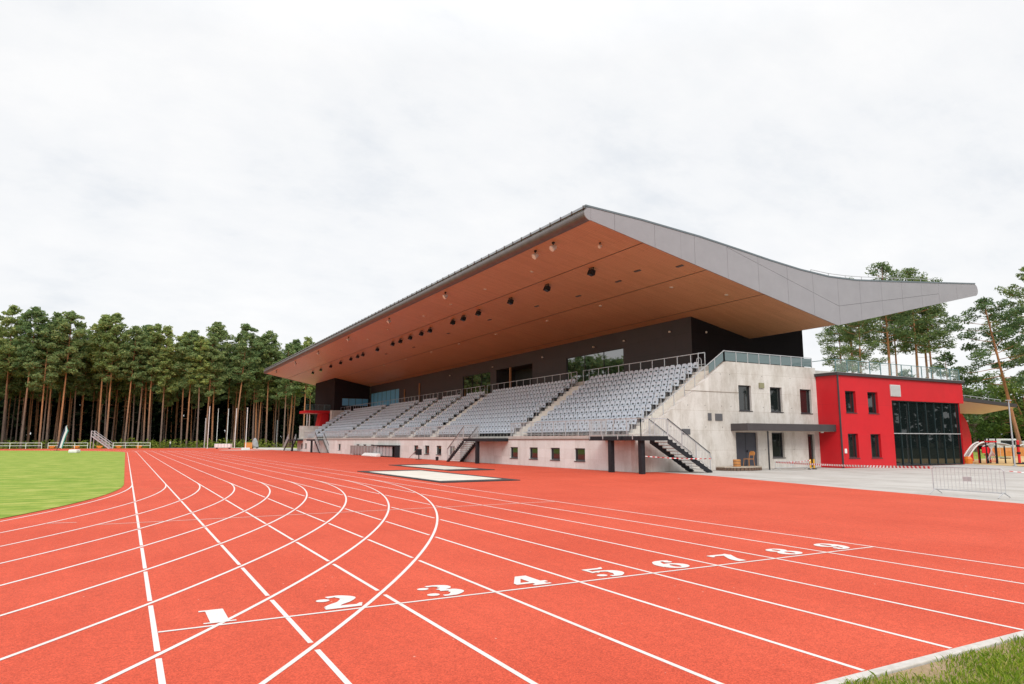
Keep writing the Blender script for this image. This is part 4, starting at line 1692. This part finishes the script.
b.build('netting', mat('orange_net', (.66, .30, .09), (.56, .24, .06), 3, .7), o)
for k in range(5):
    b = MB()
    x = p.lerp(q, k / 4)
    b.tube([x, x + Z * 1.15], .03, 6)
    b.build('post', M['dullsteel'], o)


def van(p, L, h, u, m, label):
    p, u = Vector(p), Vector(u).normalized()
    w = Vector((-u.y, u.x, 0))
    o = thing('parked_van', p, label, 'van', 'vehicles parked behind the playground')
    P = lambda a, c, z: p + u * a + w * c + Z * z
    b = MB()
    b.prism([P(0, 0, .35), P(L, 0, .35), P(L, 0, 1.0), P(L - .25, 0, 1.15), P(L - 1.0, 0, h), P(.1, 0, h), P(0, 0, h - .2)], w * 1.8)
    b.build('body', M[m], o, bevel=.08)
    b = MB()
    b.obox(p, u, w, 1.0, L - 1.2, -.012, 0, 1.15, h - .22)
    b.build('window', M['glass'], o)
    b = MB()
    b.prism([P(L - .26, .15, 1.2), P(L - .26, 1.65, 1.2), P(L - .9, 1.65, h - .1), P(L - .9, .15, h - .1)], u * .05 + Z * .03)
    b.build('windscreen', M['glass'], o)
    for a in (.8, L - .85):
        for c in (-.02, 1.6):
            b = MB()
            b.tube([P(a, c, .34), P(a, c + .22, .34)], .34, 16)
            wh = b.build('wheel', M['blackmat'], o)
            b = MB()
            b.tube([P(a, c - .01, .34), P(a, c + .23, .34)], .19, 12)
            b.build('rim', M['silver'], wh)


van(spot(994, 96), 4.6, 2.0, f + g * .1, 'white', 'white van parked behind the playground, left of the pale lamp post')
van(spot(1023, 92), 4.4, 1.7, f - g * .1, 'silver', 'silver car parked behind the playground at the right edge of the photo')

# ------------------------------------------------------------------ things on the far side of the field
o = thing('feather_flag', at_y(57.5, 142), 'feather flag in navy, white and teal standing on the grass', 'flag')
p = at_y(57.5, 142)
fw = Vector((RT.x, RT.y, 0))
b = MB()
b.tube([p, p + Z * 3.2 + fw * .75, p + Z * 4.1 + fw * 1.05, p + Z * 4.35 + fw * 1.35], [.04, .03, .025, .02], 6)
b.build('pole', M['black'], o)
b = MB()
L_ = [(0.08, .5), (.3, 1.5), (.55, 2.5), (.8, 3.4), (1.05, 4.1), (1.35, 4.35)]
for (xa, za), (xb, zb) in zip(L_, L_[1:]):
    wa = .85 if za < 3.3 else .85 * (4.5 - za)
    wb = .85 if zb < 3.3 else .85 * (4.5 - zb)
    for c, s0_, s1_ in ((0, 0, .4), (1, .4, .8), (2, .8, 1)):
        b.cur = c
        A, B = p + fw * (xa + wa * s0_) + Z * za, p + fw * (xa + wa * s1_) + Z * za
        C_, D_ = p + fw * (xb + wb * s1_) + Z * zb, p + fw * (xb + wb * s0_) + Z * zb
        b.prism([A, B, C_, D_], Vector((-fw.y, fw.x, 0)) * .01)
b.build('sail', [M['navy'], M['flagwhite'], M['flagteal']], o)
b = MB()
b.bar(p - fw * .5 + Z * .03, p + fw * .5 + Z * .03, .06)
b.bar(p + Vector((.1, -.5, .03)), p + Vector((-.1, .5, .03)), .06)
b.build('base', M['black'], o)
p = spot(75.3, 98)
o = thing('white_mat', p, 'white covered mat lying on the lawn right of the feather flag', 'mat')
b = MB()
b.obox(p, fw, Vector((-fw.y, fw.x, 0)), -.62, .62, -.5, .5, .0, .5)
b.build('pad', M['white'], o, bevel=.14)
p = at_y(91.2, 168)
o = thing('timing_stand', p, 'tall pale steel timing stairs standing by the far bend', 'timing stairs')
g2 = Vector((-fw.y, fw.x, 0))
T_ = 2.7
for k in (0, 1.0):
    b = MB()
    b.prism([p + g2 * k + Z * (T_ + .05), p + g2 * k + Z * (T_ - .2), p + fw * 3.7 + g2 * k + Z * .0, p + fw * 4.0 + g2 * k + Z * .12], g2 * .08)
    b.build('stringer', M['steel'], o)
    b = MB()
    for hh in (.55, 1.05):
        b.bar(p + g2 * k + Z * (T_ + hh), p + fw * 3.9 + g2 * k + Z * (.15 + hh), .075)
    for i in range(6):
        q = p + g2 * k + (fw * 3.9) * (i / 5) + Z * (T_ + (.15 - T_) * i / 5)
        b.bar(q, q + Z * 1.05, .06)
    b.build('handrail', M['steel'], o)
    b = MB()
    b.bar(p + g2 * k - fw * .1, p + g2 * k - fw * .1 + Z * (T_ + 1.05), .13)
    b.build('post', M['steel'], o)
for i in range(8):
    b = MB()
    q = p + fw * (3.8 * (i + .5) / 8) + Z * (T_ * (1 - (i + .6) / 8))
    b.obox(q, fw, g2, -.22, .22, .08, 1.0, -.03, .03)
    b.build('tread', M['dullsteel'], o)

for k, (xa, xb) in enumerate(((-6, 42), (48.5, 88), (113.5, 150.5))):
    p, q = at_y(xa, 183), at_y(xb, 183)
    o = thing('white_rail_fence', (p + q) / 2, ['white two rail fence at the wood edge left of the feather flag', 'white two rail fence between the feather flag and the timing stairs', 'white two rail fence at the wood edge right of the timing stairs'][k], 'fence', 'white rail fences before the wood')
    b = MB()
    for z in (.62, 1.22):
        b.bar(p + Z * z, q + Z * z, .09)
    b.build('rail', M['white'], o)
    n = max(3, int((q - p).length / 2.9))
    for i in range(n + 1):
        x = p.lerp(q, i / n)
        b = MB()
        b.bar(x - Z * .05, x + Z * 1.25, .10)
        b.build('post', M['white'], o)
for k, px in enumerate((52.5, 77, 100, 119, 139.5)):
    p = at_y(px, 184.6)
    o = thing('orange_block', p, ['orange block behind the feather flag', 'orange block behind the white rail, left of the timing stairs', 'orange block just behind the timing stairs', 'orange block behind the left half of the right-hand white fence', 'orange block behind the right half of the right-hand white fence'][k], 'block', 'orange blocks behind the white rail')
    b = MB()
    b.box(p.x - .6, p.x + .6, p.y - .3, p.y + .3, 0, .55)
    b.build('seat_block', M['orange'], o, bevel=.05)
    b = MB()
    b.box(p.x - .55, p.x - .4, p.y - .34, p.y - .303, 0, .25)
    b.box(p.x + .4, p.x + .55, p.y - .34, p.y - .303, 0, .25)
    b.build('foot', M['black'], o)
plab = ['first of the white cage poles from the left', 'second white cage pole, behind the left end of the white bench', 'third white cage pole, behind the right end of the white bench', 'fourth white cage pole, right of the white bench', 'rightmost white cage pole, standing in a white block']
for k, (px, D, hgt) in enumerate(((207.7, 150, 9.0), (216.6, 175, 9.7), (226.8, 172, 9.5), (234.8, 155, 8.8), (245.9, 128, 7.7))):
    p = spot(px, D)
    o = thing('cage_pole', p, plab[k], 'pole', 'tall white poles of the throwing cage')
    b = MB()
    b.tube([p, p + Z * hgt], .075, 8)
    b.build('pole', M['white'], o)
    b = MB()
    b.tube([p + Z * hgt, p + Z * (hgt + .15)], .14, 8)
    b.tube([p, p + Z * .1], .2, 8)
    b.build('collar', M['dullsteel'], o)
    if k == 4:
        b = MB()
        b.box(p.x - .7, p.x + .7, p.y - .5, p.y + .5, 0, .42)
        b.build('foot', M['white'], o, bevel=.05)
for k, (px, D, hgt) in enumerate(((204.5, 160, 6.8), (276.5, 190, 7.2), (87.3, 195, 7.2), (149.8, 195, 7.4), (153.4, 200, 7.2), (4.6, 195, 7.2))):
    p = spot(px, D)
    o = thing('grey_pole', p, ['grey pole just left of the white cage poles', 'grey pole left of the far corner of the stand', 'grey pole behind the timing stairs', 'taller one of two grey poles at the right end of the white fence', 'shorter one of two grey poles at the right end of the white fence', 'grey pole at the left edge of the photo'][k], 'pole', 'grey poles before the wood')
    b = MB()
    b.tube([p, p + Z * hgt], .09, 8)
    b.build('shaft', M['dullsteel'], o)
    b = MB()
    b.tube([p + Z * hgt, p + Z * (hgt + .1)], .13, 8)
    b.build('cap', M['dullsteel'], o)
p, q = spot(214.5, 146), spot(231, 146)
o = thing('white_bench', (p + q) / 2, 'white slatted bench box under the cage poles', 'bench')
u_ = (q - p).normalized()
w_ = Vector((-u_.y, u_.x, 0))
b = MB()
b.obox(p, u_, w_, 0, (q - p).length, 0, .8, .25, 1.05)
b.build('body', M['white'], o, bevel=.04)
b = MB()
for k in range(6):
    b.obox(p, u_, w_, .1 + k * .66, .2 + k * .66, -.03, -.003, .25, 1.05)
b.build('batten', M['dullsteel'], o)
b = MB()
for a in (.4, (q - p).length - .4):
    b.obox(p, u_, w_, a - .1, a + .1, .1, .7, 0, .25)
b.build('foot', M['black'], o)
p = spot(248.5, 150)
o = thing('orange_crate', p, 'orange crate standing beside the rightmost white cage pole', 'crate')
b = MB()
b.box(p.x - .75, p.x + .75, p.y - .5, p.y + .5, .0, 1.25)
b.build('body', mat('faded_orange', (.62, .28, .06), (.55, .24, .06), 3, .6), o, bevel=.04)
b = MB()
b.box(p.x - .78, p.x + .78, p.y - .53, p.y + .53, 1.252, 1.34)
b.build('lid', M['wood'], o)
p = spot(255, 152)
o = thing('covered_trolley', p, 'trolley under a pale grey cover, right of the orange crate', 'trolley')
b = MB()
b.lathe(p, [(.75, .25), (.82, .5), (.62, 1.3), (.35, 2.0), (.08, 2.3)], 9)
b.build('cover', mat('grey_tarp', (.36, .37, .38), (.26, .27, .28), 1.5, .7), o)
b = MB()
for a in (-.5, .5):
    b.tube([p + Vector((a, -.4, .18)), p + Vector((a, .4, .18))], .18, 10)
b.build('wheel', M['blackmat'], o)
# red porch at the far end of the stand
o = thing('far_porch', (28, 122, 0), 'red porch with a flat red roof at the far end of the stand', 'porch')
b = MB()
b.box(26.7, 31.0, 121.2, 126, 6.45, 6.9)
b.build('roof', M['red'], o)
b = MB()
b.prism([(29.4, 121.6, 0), (30.8, 121.6, 0), (30.8, 121.6, 6.445), (29.6, 121.6, 6.445), (29.2, 121.6, 4.2)], (0, 3, 0))
b.build('wall', M['red'], o)
b = MB()
for x in (27.1, 27.5):
    b.tube([(x, 121.6, 0), (x, 121.6, 6.45)], .07, 8)
b.build('column', M['white'], o)
b = MB()
rail_run(b, (26.8, 121.3, 6.9), (30.9, 121.3, 6.9), 1.0, 1.0, .12)
b.build('roof_railing', M['teal'], o)


# a walker in a white top at the wood edge
def person(p, label):
    bm = bmesh.new()
    J = {'pelvis': (0, 0, .95, .14), 'chest': (0, .02, 1.25, .16), 'neck': (0, .03, 1.48, .06), 'head': (0, .05, 1.62, .105), 'crown': (0, .04, 1.72, .085),
         'hl': (-.1, 0, .9, .1), 'kl': (-.11, .1, .5, .07), 'al': (-.11, .08, .08, .05), 'tl': (-.11, .24, .04, .04),
         'hr': (.1, 0, .9, .1), 'kr': (.11, .0, .5, .07), 'ar': (.11, -.2, .12, .05), 'tr': (.11, -.06, .05, .04),
         'sl': (-.2, .02, 1.4, .065), 'el': (-.27, -.05, 1.12, .05), 'wl': (-.25, .06, .88, .04), 'fl': (-.24, .1, .78, .035),
         'sr': (.2, .02, 1.4, .065), 'er': (.27, .04, 1.12, .05), 'wr': (.25, .2, .92, .04), 'fr': (.24, .24, .83, .035)}
    E_ = [('pelvis', 'chest'), ('chest', 'neck'), ('neck', 'head'), ('head', 'crown'), ('pelvis', 'hl'), ('hl', 'kl'), ('kl', 'al'), ('al', 'tl'), ('pelvis', 'hr'), ('hr', 'kr'), ('kr', 'ar'), ('ar', 'tr'),
          ('chest', 'sl'), ('sl', 'el'), ('el', 'wl'), ('wl', 'fl'), ('chest', 'sr'), ('sr', 'er'), ('er', 'wr'), ('wr', 'fr')]
    idx = {k: i for i, k in enumerate(J)}
    me = bpy.data.meshes.new('person')
    me.from_pydata([j[:3] for j in J.values()], [(idx[a], idx[c]) for a, c in E_], [])
    o = bpy.data.objects.new('person', me)
    col.objects.link(o)
    o.modifiers.new('skin', 'SKIN')
    for i, j in enumerate(J.values()):
        me.skin_vertices[0].data[i].radius = (j[3], j[3])
        me.skin_vertices[0].data[i].use_root = i == 0
    s = o.modifiers.new('sub', 'SUBSURF')
    s.levels = s.render_levels = 1
    bpy.context.view_layer.update()
    m2 = bpy.data.meshes.new_from_object(o.evaluated_get(bpy.context.evaluated_depsgraph_get()))
    o.modifiers.clear()
    o.data = m2
    m2.materials.clear()
    for k in ('skin', 'white', 'navy'):
        m2.materials.append(M[k])
    for f_ in m2.polygons:
        z, x = f_.center.z, abs(f_.center.x)
        f_.material_index = 1 if .93 < z < 1.46 and not (x > .22 and z < 1.1) else (2 if z < .95 and x < .22 else 0)
    o.location = p
    o.rotation_euler = (0, 0, R(60))
    bm.free()
    hr = MB()
    hr.lathe((0, .02, 1.66), [(.118, 0), (.12, .05), (.09, .1), (.02, .125)], 12)
    BASE[o.name] = Vector((0, 0, 0))
    hr.build('hair', M['darkwood'], o)
    return tag(o, label, 'person')


person(spot(170.5, 165), 'person in a white top walking at the wood edge')


# ------------------------------------------------------------------ trees
def clump(b, c, a, h, n, s, rg):
    for _ in range(n):
        while True:
            v = Vector((rg.uniform(-1, 1), rg.uniform(-1, 1), rg.uniform(-1, 1)))
            if v.length < 1:
                break
        p = c + Vector((v.x * a, v.y * a, v.z * h))
        d = Vector((rg.gauss(0, 1), rg.gauss(0, 1), rg.gauss(0, .6))).normalized()
        e = d.cross(Vector((rg.gauss(0, 1), rg.gauss(0, 1), rg.gauss(0, 1)))).normalized()
        k = s * rg.uniform(.6, 1.3)
        d *= k
        e *= k * .36
        m_ = p + e * .0
        b.add([p - d * .5 - e * .5, p - d * .3 + e * .6, p + d * .6 + e * .2, p + d * .4 - e * .5], [(0, 1, 2, 3)])


def pine(seed, H, cf, CR, nb, leaf, per, tr, needles, flat=.42, name='pine_tree'):
    rg = random.Random(seed)
    root = thing(name, (0, 0, 0), '', 'pine tree', 'tall pines')
    t = MB()
    bend = Vector((rg.uniform(-.4, .4), rg.uniform(-.4, .4), 0))
    path = lambda k: bend * math.sin(k * 2.2) + Vector((rg.uniform(-.02, .02), rg.uniform(-.02, .02), k * H))
    ks = [0, .02, .1, .25, .4, .55, .7, .82, .92, .99]
    tp = [path(k) for k in ks]
    t.tube(tp, [tr * 1.35] + [tr * (1 - .82 * k) for k in ks[1:]], 9)
    c = MB()

    def on(k):
        for i in range(len(ks) - 1):
            if ks[i] <= k <= ks[i + 1]:
                return tp[i].lerp(tp[i + 1], (k - ks[i]) / (ks[i + 1] - ks[i]))
        return tp[-1]
    ang = rg.uniform(0, 6)
    for i in range(nb):
        k = cf + (1 - cf) * ((i + rg.random()) / nb) ** .9
        q = (k - cf) / (1 - cf)
        ln = CR * (math.sin(math.pi * min(1, .22 + q * .80)) ** .8) * rg.uniform(.55, 1.15) + .25
        ang += 2.4 + rg.uniform(-.5, .5)
        o_ = on(k)
        up = rg.uniform(-.12, .30) + .35 * q
        d = Vector((math.cos(ang), math.sin(ang), up))
        e = o_ + d * ln
        mid = o_ + d * ln * .55 - Z * .12 * ln * .3
        if tr > 0:
            t.tube([o_, mid, e], [tr * .22 * (1.2 - q), tr * .13, tr * .04], 5, False)
        for s_ in (rg.uniform(.5, .68), rg.uniform(.8, .95), 1.05):
            if s_ < .7 and q > .8:
                continue
            cc = o_ + d * ln * s_ + Vector((rg.uniform(-.35, .35), rg.uniform(-.35, .35), rg.uniform(-.1, .35)))
            rr = (.44 + .28 * ln * .5) * rg.uniform(.6, 1.3)
            clump(c, cc, rr, rr * flat, int(per * rr * rr * 1.6) + 6, leaf, rg)
    for i in range(4):
        clump(c, on(.97) + Vector((rg.uniform(-.5, .5), rg.uniform(-.5, .5), rg.uniform(-.6, .5))), .6, .45, int(per * .5) + 6, leaf, rg)
    for i in range(7):                                   # dead snags under the crown
        k = rg.uniform(cf - .3, cf)
        a = rg.uniform(0, 6.28)
        t.tube([on(k), on(k) + Vector((math.cos(a), math.sin(a), -.12)) * rg.uniform(.5, 1.5)], [tr * .1, tr * .03], 4, False)
    t.build('trunk', M['bark'], root)
    c.build('crown', M[needles], root)
    return root


def hide_proto(o):
    for c_ in kids(o):
        bpy.data.objects.remove(c_)
    bpy.data.objects.remove(o)


FP = [pine(11 + i, 28, (.50, .55, .46, .60, .53, .45, .57)[i], (2.9, 2.3, 3.1, 2.5, 2.8, 2.1, 2.7)[i], 54, .50, 52, .21, 'needles', .7) for i in range(7)]
used = [False] * 7


def plant(protos, flags, k, p, s, rz, label, group, tilt=(0, 0)):
    src = protos[k]
    if not flags[k]:
        flags[k] = True
        CH_CACHE[src.name] = [(c_, kids(c_)) for c_ in kids(src)]
        src.location, src.rotation_euler, src.scale = p, (tilt[0], tilt[1], rz), (s, s, s) if not isinstance(s, tuple) else s
        o = src
    else:
        o = copy_tree(src, p, rz, None, s, tilt)
    tag(o, label, 'pine tree', group)
    return o


front = [(2, 'at the left edge of the photo'), (21, 'with a pale straight trunk, behind the left white fence'), (39.5, 'left one of a close pair behind the end of the left white fence'), (46.5, 'right one of a close pair behind the end of the left white fence'),
         (58, 'with a thick trunk right behind the feather flag'), (73, 'behind the fence just right of the feather flag'), (98, 'rising behind the timing stairs'), (106, 'just right of the timing stairs top'), (124.5, 'with a pale trunk behind the left end of the right white fence'),
         (137, 'slender, left of the leaning pine behind the right white fence'), (143.5, 'leaning, behind the right white fence'), (148, 'with a grey trunk beside the leaning pine'), (160.5, 'just left of the walking person'), (181, 'leaning left, first pine right of the walking person'), (186.5, 'with orange trunk, second pine right of the walking person'),
         (197, 'just left of the grey pole by the cage'), (205, 'with bright orange trunk directly behind the cage poles'), (212, 'between the first and second white cage poles'), (233, 'leaning, between the third and fourth white cage poles'), (252.5, 'thick, behind the orange crate'), (255.5, 'with a forked look behind the covered trolley'), (258, 'right of the covered trolley'),
         (266, 'behind the grey poles left of the stand'), (283.5, 'with orange trunk left of the far corner of the stand'), (288, 'second pine left of the far corner of the stand'), (291.5, 'slender, tucked next to the far corner of the stand'), (303, 'beyond the red porch, left one'), (308.5, 'thick orange trunk beyond the red porch')]
for i, (px, lab) in enumerate(front):
    rg = random.Random(i * 13 + 5)
    Y = 187 + rg.uniform(0, 9)
    p = at_y(px, Y)
    s = rg.uniform(.93, 1.17)
    if px > 280:
        s *= .93
    if px < 62:
        s *= 1.04
    lean = (rg.uniform(-.02, .02), rg.uniform(-.03, .03))
    if 'leaning' in lab:
        lean = (0, -.05 if px == 143.5 else (.05 if px == 233 else -.045))
    plant(FP, used, i % 7, p, (s * 1.05, s * 1.05, s), rg.uniform(0, 6.28), 'tall pine ' + lab, 'pines along the wood edge', lean)
rg = random.Random(99)
nback = 0
spots = []
while nback < 120:
    Y = 197 + 50 * rg.random() ** 1.2
    px = rg.uniform(-35, 318)
    p = at_y(px, Y)
    if any((p - q).length < 2.1 for q in spots):
        continue
    spots.append(p)
    s = rg.uniform(.80, 1.03)
    plant(FP, used, rg.randrange(7), p, s, rg.uniform(0, 6.28), 'tall pine standing in the shade of the wood behind the front row', 'pines deep in the wood', (rg.uniform(-.03, .03), rg.uniform(-.03, .03)))
    nback += 1


def woods(name, a, c, depth, n, h, label, leaf=1.5, seed=1, low=0.0, per=26, m='woods', trunks=0, pw=1.0):
    rg = random.Random(seed)
    a, c = Vector((*a, 0)), Vector((*c, 0))
    w = (c - a).cross(Z).normalized() * -1
    b = MB()
    for _ in range(n):
        p = a.lerp(c, rg.random()) + w * (depth * rg.random())
        z = low + (h - low) * rg.random() ** pw
        clump(b, p + Z * z, rg.uniform(1.2, 2.8), rg.uniform(.8, 1.8), per, leaf, rg)
    b.cur = 1
    for _ in range(trunks):
        p = a.lerp(c, rg.random()) + w * (depth * rg.random())
        b.tube([p, p + Z * h * .8], [.28, .12], 6)
    o = b.build(name, [M[m], M['bark']], base=(a + c) / 2)
    return tag(o, label, 'woods', kind='stuff')


# the wood closes behind the pines; more wood round the rest of the ground
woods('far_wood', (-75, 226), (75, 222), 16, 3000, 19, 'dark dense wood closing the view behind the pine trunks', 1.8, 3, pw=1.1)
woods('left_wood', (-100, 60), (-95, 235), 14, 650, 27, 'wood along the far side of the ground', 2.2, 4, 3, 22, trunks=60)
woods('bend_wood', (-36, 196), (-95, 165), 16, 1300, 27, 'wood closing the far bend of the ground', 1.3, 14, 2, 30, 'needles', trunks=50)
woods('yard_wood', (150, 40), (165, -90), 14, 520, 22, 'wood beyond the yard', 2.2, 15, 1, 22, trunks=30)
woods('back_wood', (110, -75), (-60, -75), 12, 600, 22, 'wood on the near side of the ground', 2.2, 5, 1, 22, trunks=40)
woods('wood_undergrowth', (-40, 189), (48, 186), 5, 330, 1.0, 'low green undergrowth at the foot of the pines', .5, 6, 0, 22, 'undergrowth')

# open pines beyond the red building
OP = [pine(40 + i, 24, (.56, .62, .54)[i], (3.0, 2.7, 3.3)[i], 46, .27, 64, .25, 'needles_fresh', .65) for i in range(3)]
uo = [False] * 3
right = [(848, 100, .86, 'with a thin leaning trunk, leftmost above the red roof terrace', -.0), (856, 96, 1.03, 'with an orange trunk, left group above the red roof terrace', .0), (865, 90, .80, 'with a curved bright orange trunk above the red roof terrace', -.03),
         (893, 92, 1.08, 'with a thick trunk in the middle of the red roof terrace', 0), (901, 97, .92, 'just right of the thick trunk above the red roof', .02), (921, 96, 1.08, 'with a bare grey-brown trunk beneath the roof wing', -.02), (934, 100, 1.07, 'left one of two slim trunks beneath the roof wing tip', 0), (939, 98, .98, 'right one of two slim trunks beneath the roof wing tip', .01)]
for i, (px, D, s, lab, ln) in enumerate(right):
    p = spot(px, D)
    plant(OP, uo, i % 3, p, (s * 1.0, s * 1.0, s), i * 1.3, 'pine ' + lab, 'pines behind the red building', (0, ln))
# young pines between them
YP = [pine(70 + i, 13, .12, 2.6, 30, .36, 50, .14, 'needles_fresh', .5, name='young_pine') for i in range(2)]
uy = [False] * 2
for i, (px, D, s, lab) in enumerate(((846, 84, .86, 'low young pine at the left end of the red roof terrace'), (909, 86, .80, 'low young pine behind the middle of the red roof terrace'), (953, 84, .95, 'young pine standing beyond the right end of the red roof'), (925, 90, .72, 'small young pine right of the bare trunks above the red roof'), (878, 88, .70, 'small young pine left of the thick trunk above the red roof'))):
    plant(YP, uy, i % 2, spot(px, D), s, i * 2.0, lab, 'young pines behind the red building')
# two big pines by the playground
BP = pine(88, 19, .44, 4.4, 36, .28, 84, .26, 'needles_fresh', .5)
BP.location = spot(1021, 82)
BP.rotation_euler = (0, R(-9), R(-29))
tag(BP, 'big spreading pine with a leaning trunk behind the playground', 'pine tree', 'pines by the playground')
BP2 = pine(93, 24, .42, 4.4, 40, .28, 84, .28, 'needles_fresh', .5)
BP2.location = spot(1046, 86)
tag(BP2, 'tall pine cut off by the right edge of the photo', 'pine tree', 'pines by the playground')


def broadleaf(seed, p, h, r, label, n=150, leaf=.42):
    rg = random.Random(seed)
    o = thing('leafy_tree', p, label, 'tree', 'leafy trees on the right')
    p = Vector(p)
    t = MB()
    t.tube([p, p + Z * h * .3, p + Z * h * .7], [.24, .2, .08], 8)
    c = MB()
    for i in range(n):
        while True:
            v = Vector((rg.uniform(-1, 1), rg.uniform(-1, 1), rg.uniform(-1, 1)))
            if .45 < v.length < 1:
                break
        q = p + Z * h * .58 + Vector((v.x * r, v.y * r, v.z * h * .42))
        if i % 8 == 0:
            t.tube([p + Z * h * .35, q], [.09, .02], 5, False)
        clump(c, q, rg.uniform(.5, 1.0), rg.uniform(.4, .7), 26, leaf, rg)
    t.build('trunk', M['bark'], o)
    c.build('crown', M['leaves'], o)


broadleaf(1, spot(975, 108), 10.5, 4.6, 'bushy leafy tree beyond the entrance canopy, left of the leaning pine', 170)
broadleaf(2, spot(1000, 112), 13.0, 5.2, 'light green leafy tree behind the big leaning pine', 200)
broadleaf(3, spot(1028, 106), 12.0, 4.8, 'light green leafy tree at the right edge of the photo', 170)
broadleaf(4, spot(960, 118), 10.5, 4.4, 'low leafy tree beyond the right end of the red roof', 120)
woods('right_wood', tuple(spot(925, 150).xy), tuple(spot(1100, 118).xy), 10, 420, 9.5, 'dark trees massed behind the playground and the parked vehicles', 1.1, 8, .3, 30)

# ------------------------------------------------------------------ rough grass by the kerb
rg = random.Random(5)
b = MB()
nt = 0
while nt < 30000:
    x, y = rg.uniform(3.2, 7.6), 3.56 - (rg.random() ** 1.2) * 2.4
    e = 3.56 - y
    pn = math.sin(x * 5.1 + 1.3 * math.sin(y * 4)) * .5 + math.sin(x * 2.3 - y * 6.1) * .5
    if rg.random() > min(1, .16 + e * 1.7 + .25 * pn):
        continue
    nt += 1
    hgt = rg.uniform(.016, .048) * (1 + .5 * min(1, e)) * (1 + .35 * pn)
    a = rg.uniform(0, 6.28)
    w_ = rg.uniform(.0025, .005)
    dx, dy = math.cos(a), math.sin(a)
    ln = rg.uniform(.3, 1.5) * hgt
    la = rg.uniform(0, 6.28)
    lx, ly = math.cos(la) * ln, math.sin(la) * ln
    b.add([(x - dx * w_, y - dy * w_, -.013), (x + dx * w_, y + dy * w_, -.013), (x + lx * .4 + dx * w_ * .8, y + ly * .4 + dy * w_ * .8, hgt * .6), (x + lx, y + ly, hgt), (x + lx * .4 - dx * w_ * .8, y + ly * .4 - dy * w_ * .8, hgt * .6)], [(0, 1, 2, 3, 4)])
g_ = b.build('rough_grass', M['blade'], base=(6, 2, 0))
tag(g_, 'patchy tufts of rough grass outside the white track kerb', 'grass', kind='stuff')

# ------------------------------------------------------------------ sky and sun
SUN_EL, SUN_AZ = R(40), R(206)            # from behind the camera, slightly to the left
w = bpy.data.worlds.new('World')
sc.world = w
w.use_nodes = True
n, l = w.node_tree.nodes, w.node_tree.links
bg = n['Background']
sky = n.new('ShaderNodeTexSky')
sky.sky_type = 'NISHITA'
sky.sun_disc = False
sky.sun_elevation = SUN_EL
sky.sun_rotation = SUN_AZ
tc = n.new('ShaderNodeTexCoord')
sp = n.new('ShaderNodeSeparateXYZ')
l.new(tc.outputs['Generated'], sp.inputs[0])


def mth(op, a, c=None, d=None):
    x = n.new('ShaderNodeMath')
    x.operation = op
    for i, v in enumerate((a, c, d)):
        if v is None:
            continue
        if hasattr(v, 'is_linked'):
            l.new(v, x.inputs[i])
        else:
            x.inputs[i].default_value = v
    return x.outputs[0]


zz = mth('MAXIMUM', sp.outputs['Z'], 0)
den = mth('ADD', zz, .34)
cb = n.new('ShaderNodeCombineXYZ')
l.new(mth('DIVIDE', sp.outputs['X'], den), cb.inputs[0])
l.new(mth('DIVIDE', sp.outputs['Y'], den), cb.inputs[1])
f1 = noise_node(n, l, mapped(n, l, cb.outputs[0], (.8, 1.0, 1)), 1.5, 9, .6)
f2 = noise_node(n, l, mapped(n, l, cb.outputs[0], (1, 1.4, 1)), 4.0, 9, .62)
cl = mix(n, l, .42, f1, f2)
cc = ramp(n, l, cl, [(.33, (.78, .815, .86)), (.46, (.92, .93, .945)), (.59, (.985, .983, .983))])
# overcast: brighter towards the zenith
zr = n.new('ShaderNodeMapRange')
zr.inputs['From Min'].default_value = .50
zr.inputs['From Max'].default_value = 1.0
zr.inputs['To Min'].default_value = 1.0
zr.inputs['To Max'].default_value = 1.7
l.new(sp.outputs['Z'], zr.inputs['Value'])
SKY_LEVEL = 7.25
lev = mth('MULTIPLY', zr.outputs[0], SKY_LEVEL)
vm = n.new('ShaderNodeVectorMath')
vm.operation = 'SCALE'
l.new(cc, vm.inputs[0])
l.new(lev, vm.inputs['Scale'])
mx_ = mix(n, l, .96, sky.outputs[0], vm.outputs[0])
l.new(mx_, bg.inputs['Color'])
bg.inputs['Strength'].default_value = .1
sd = bpy.data.lights.new('sun', 'SUN')
so = bpy.data.objects.new('sun', sd)
col.objects.link(so)
sd.energy = 1.5
sd.angle = R(24)
sd.color = (1, .96, .90)
dirv = Vector((math.sin(SUN_AZ) * math.cos(SUN_EL), math.cos(SUN_AZ) * math.cos(SUN_EL), math.sin(SUN_EL)))
so.rotation_euler = dirv.to_track_quat('Z', 'Y').to_euler()
so.location = (0, -20, 60)

sc.view_settings.view_transform = 'Standard'
sc.view_settings.look = 'None'
sc.view_settings.gamma = 1
sc.view_settings.use_curve_mapping = False
sc.view_settings.exposure = .5
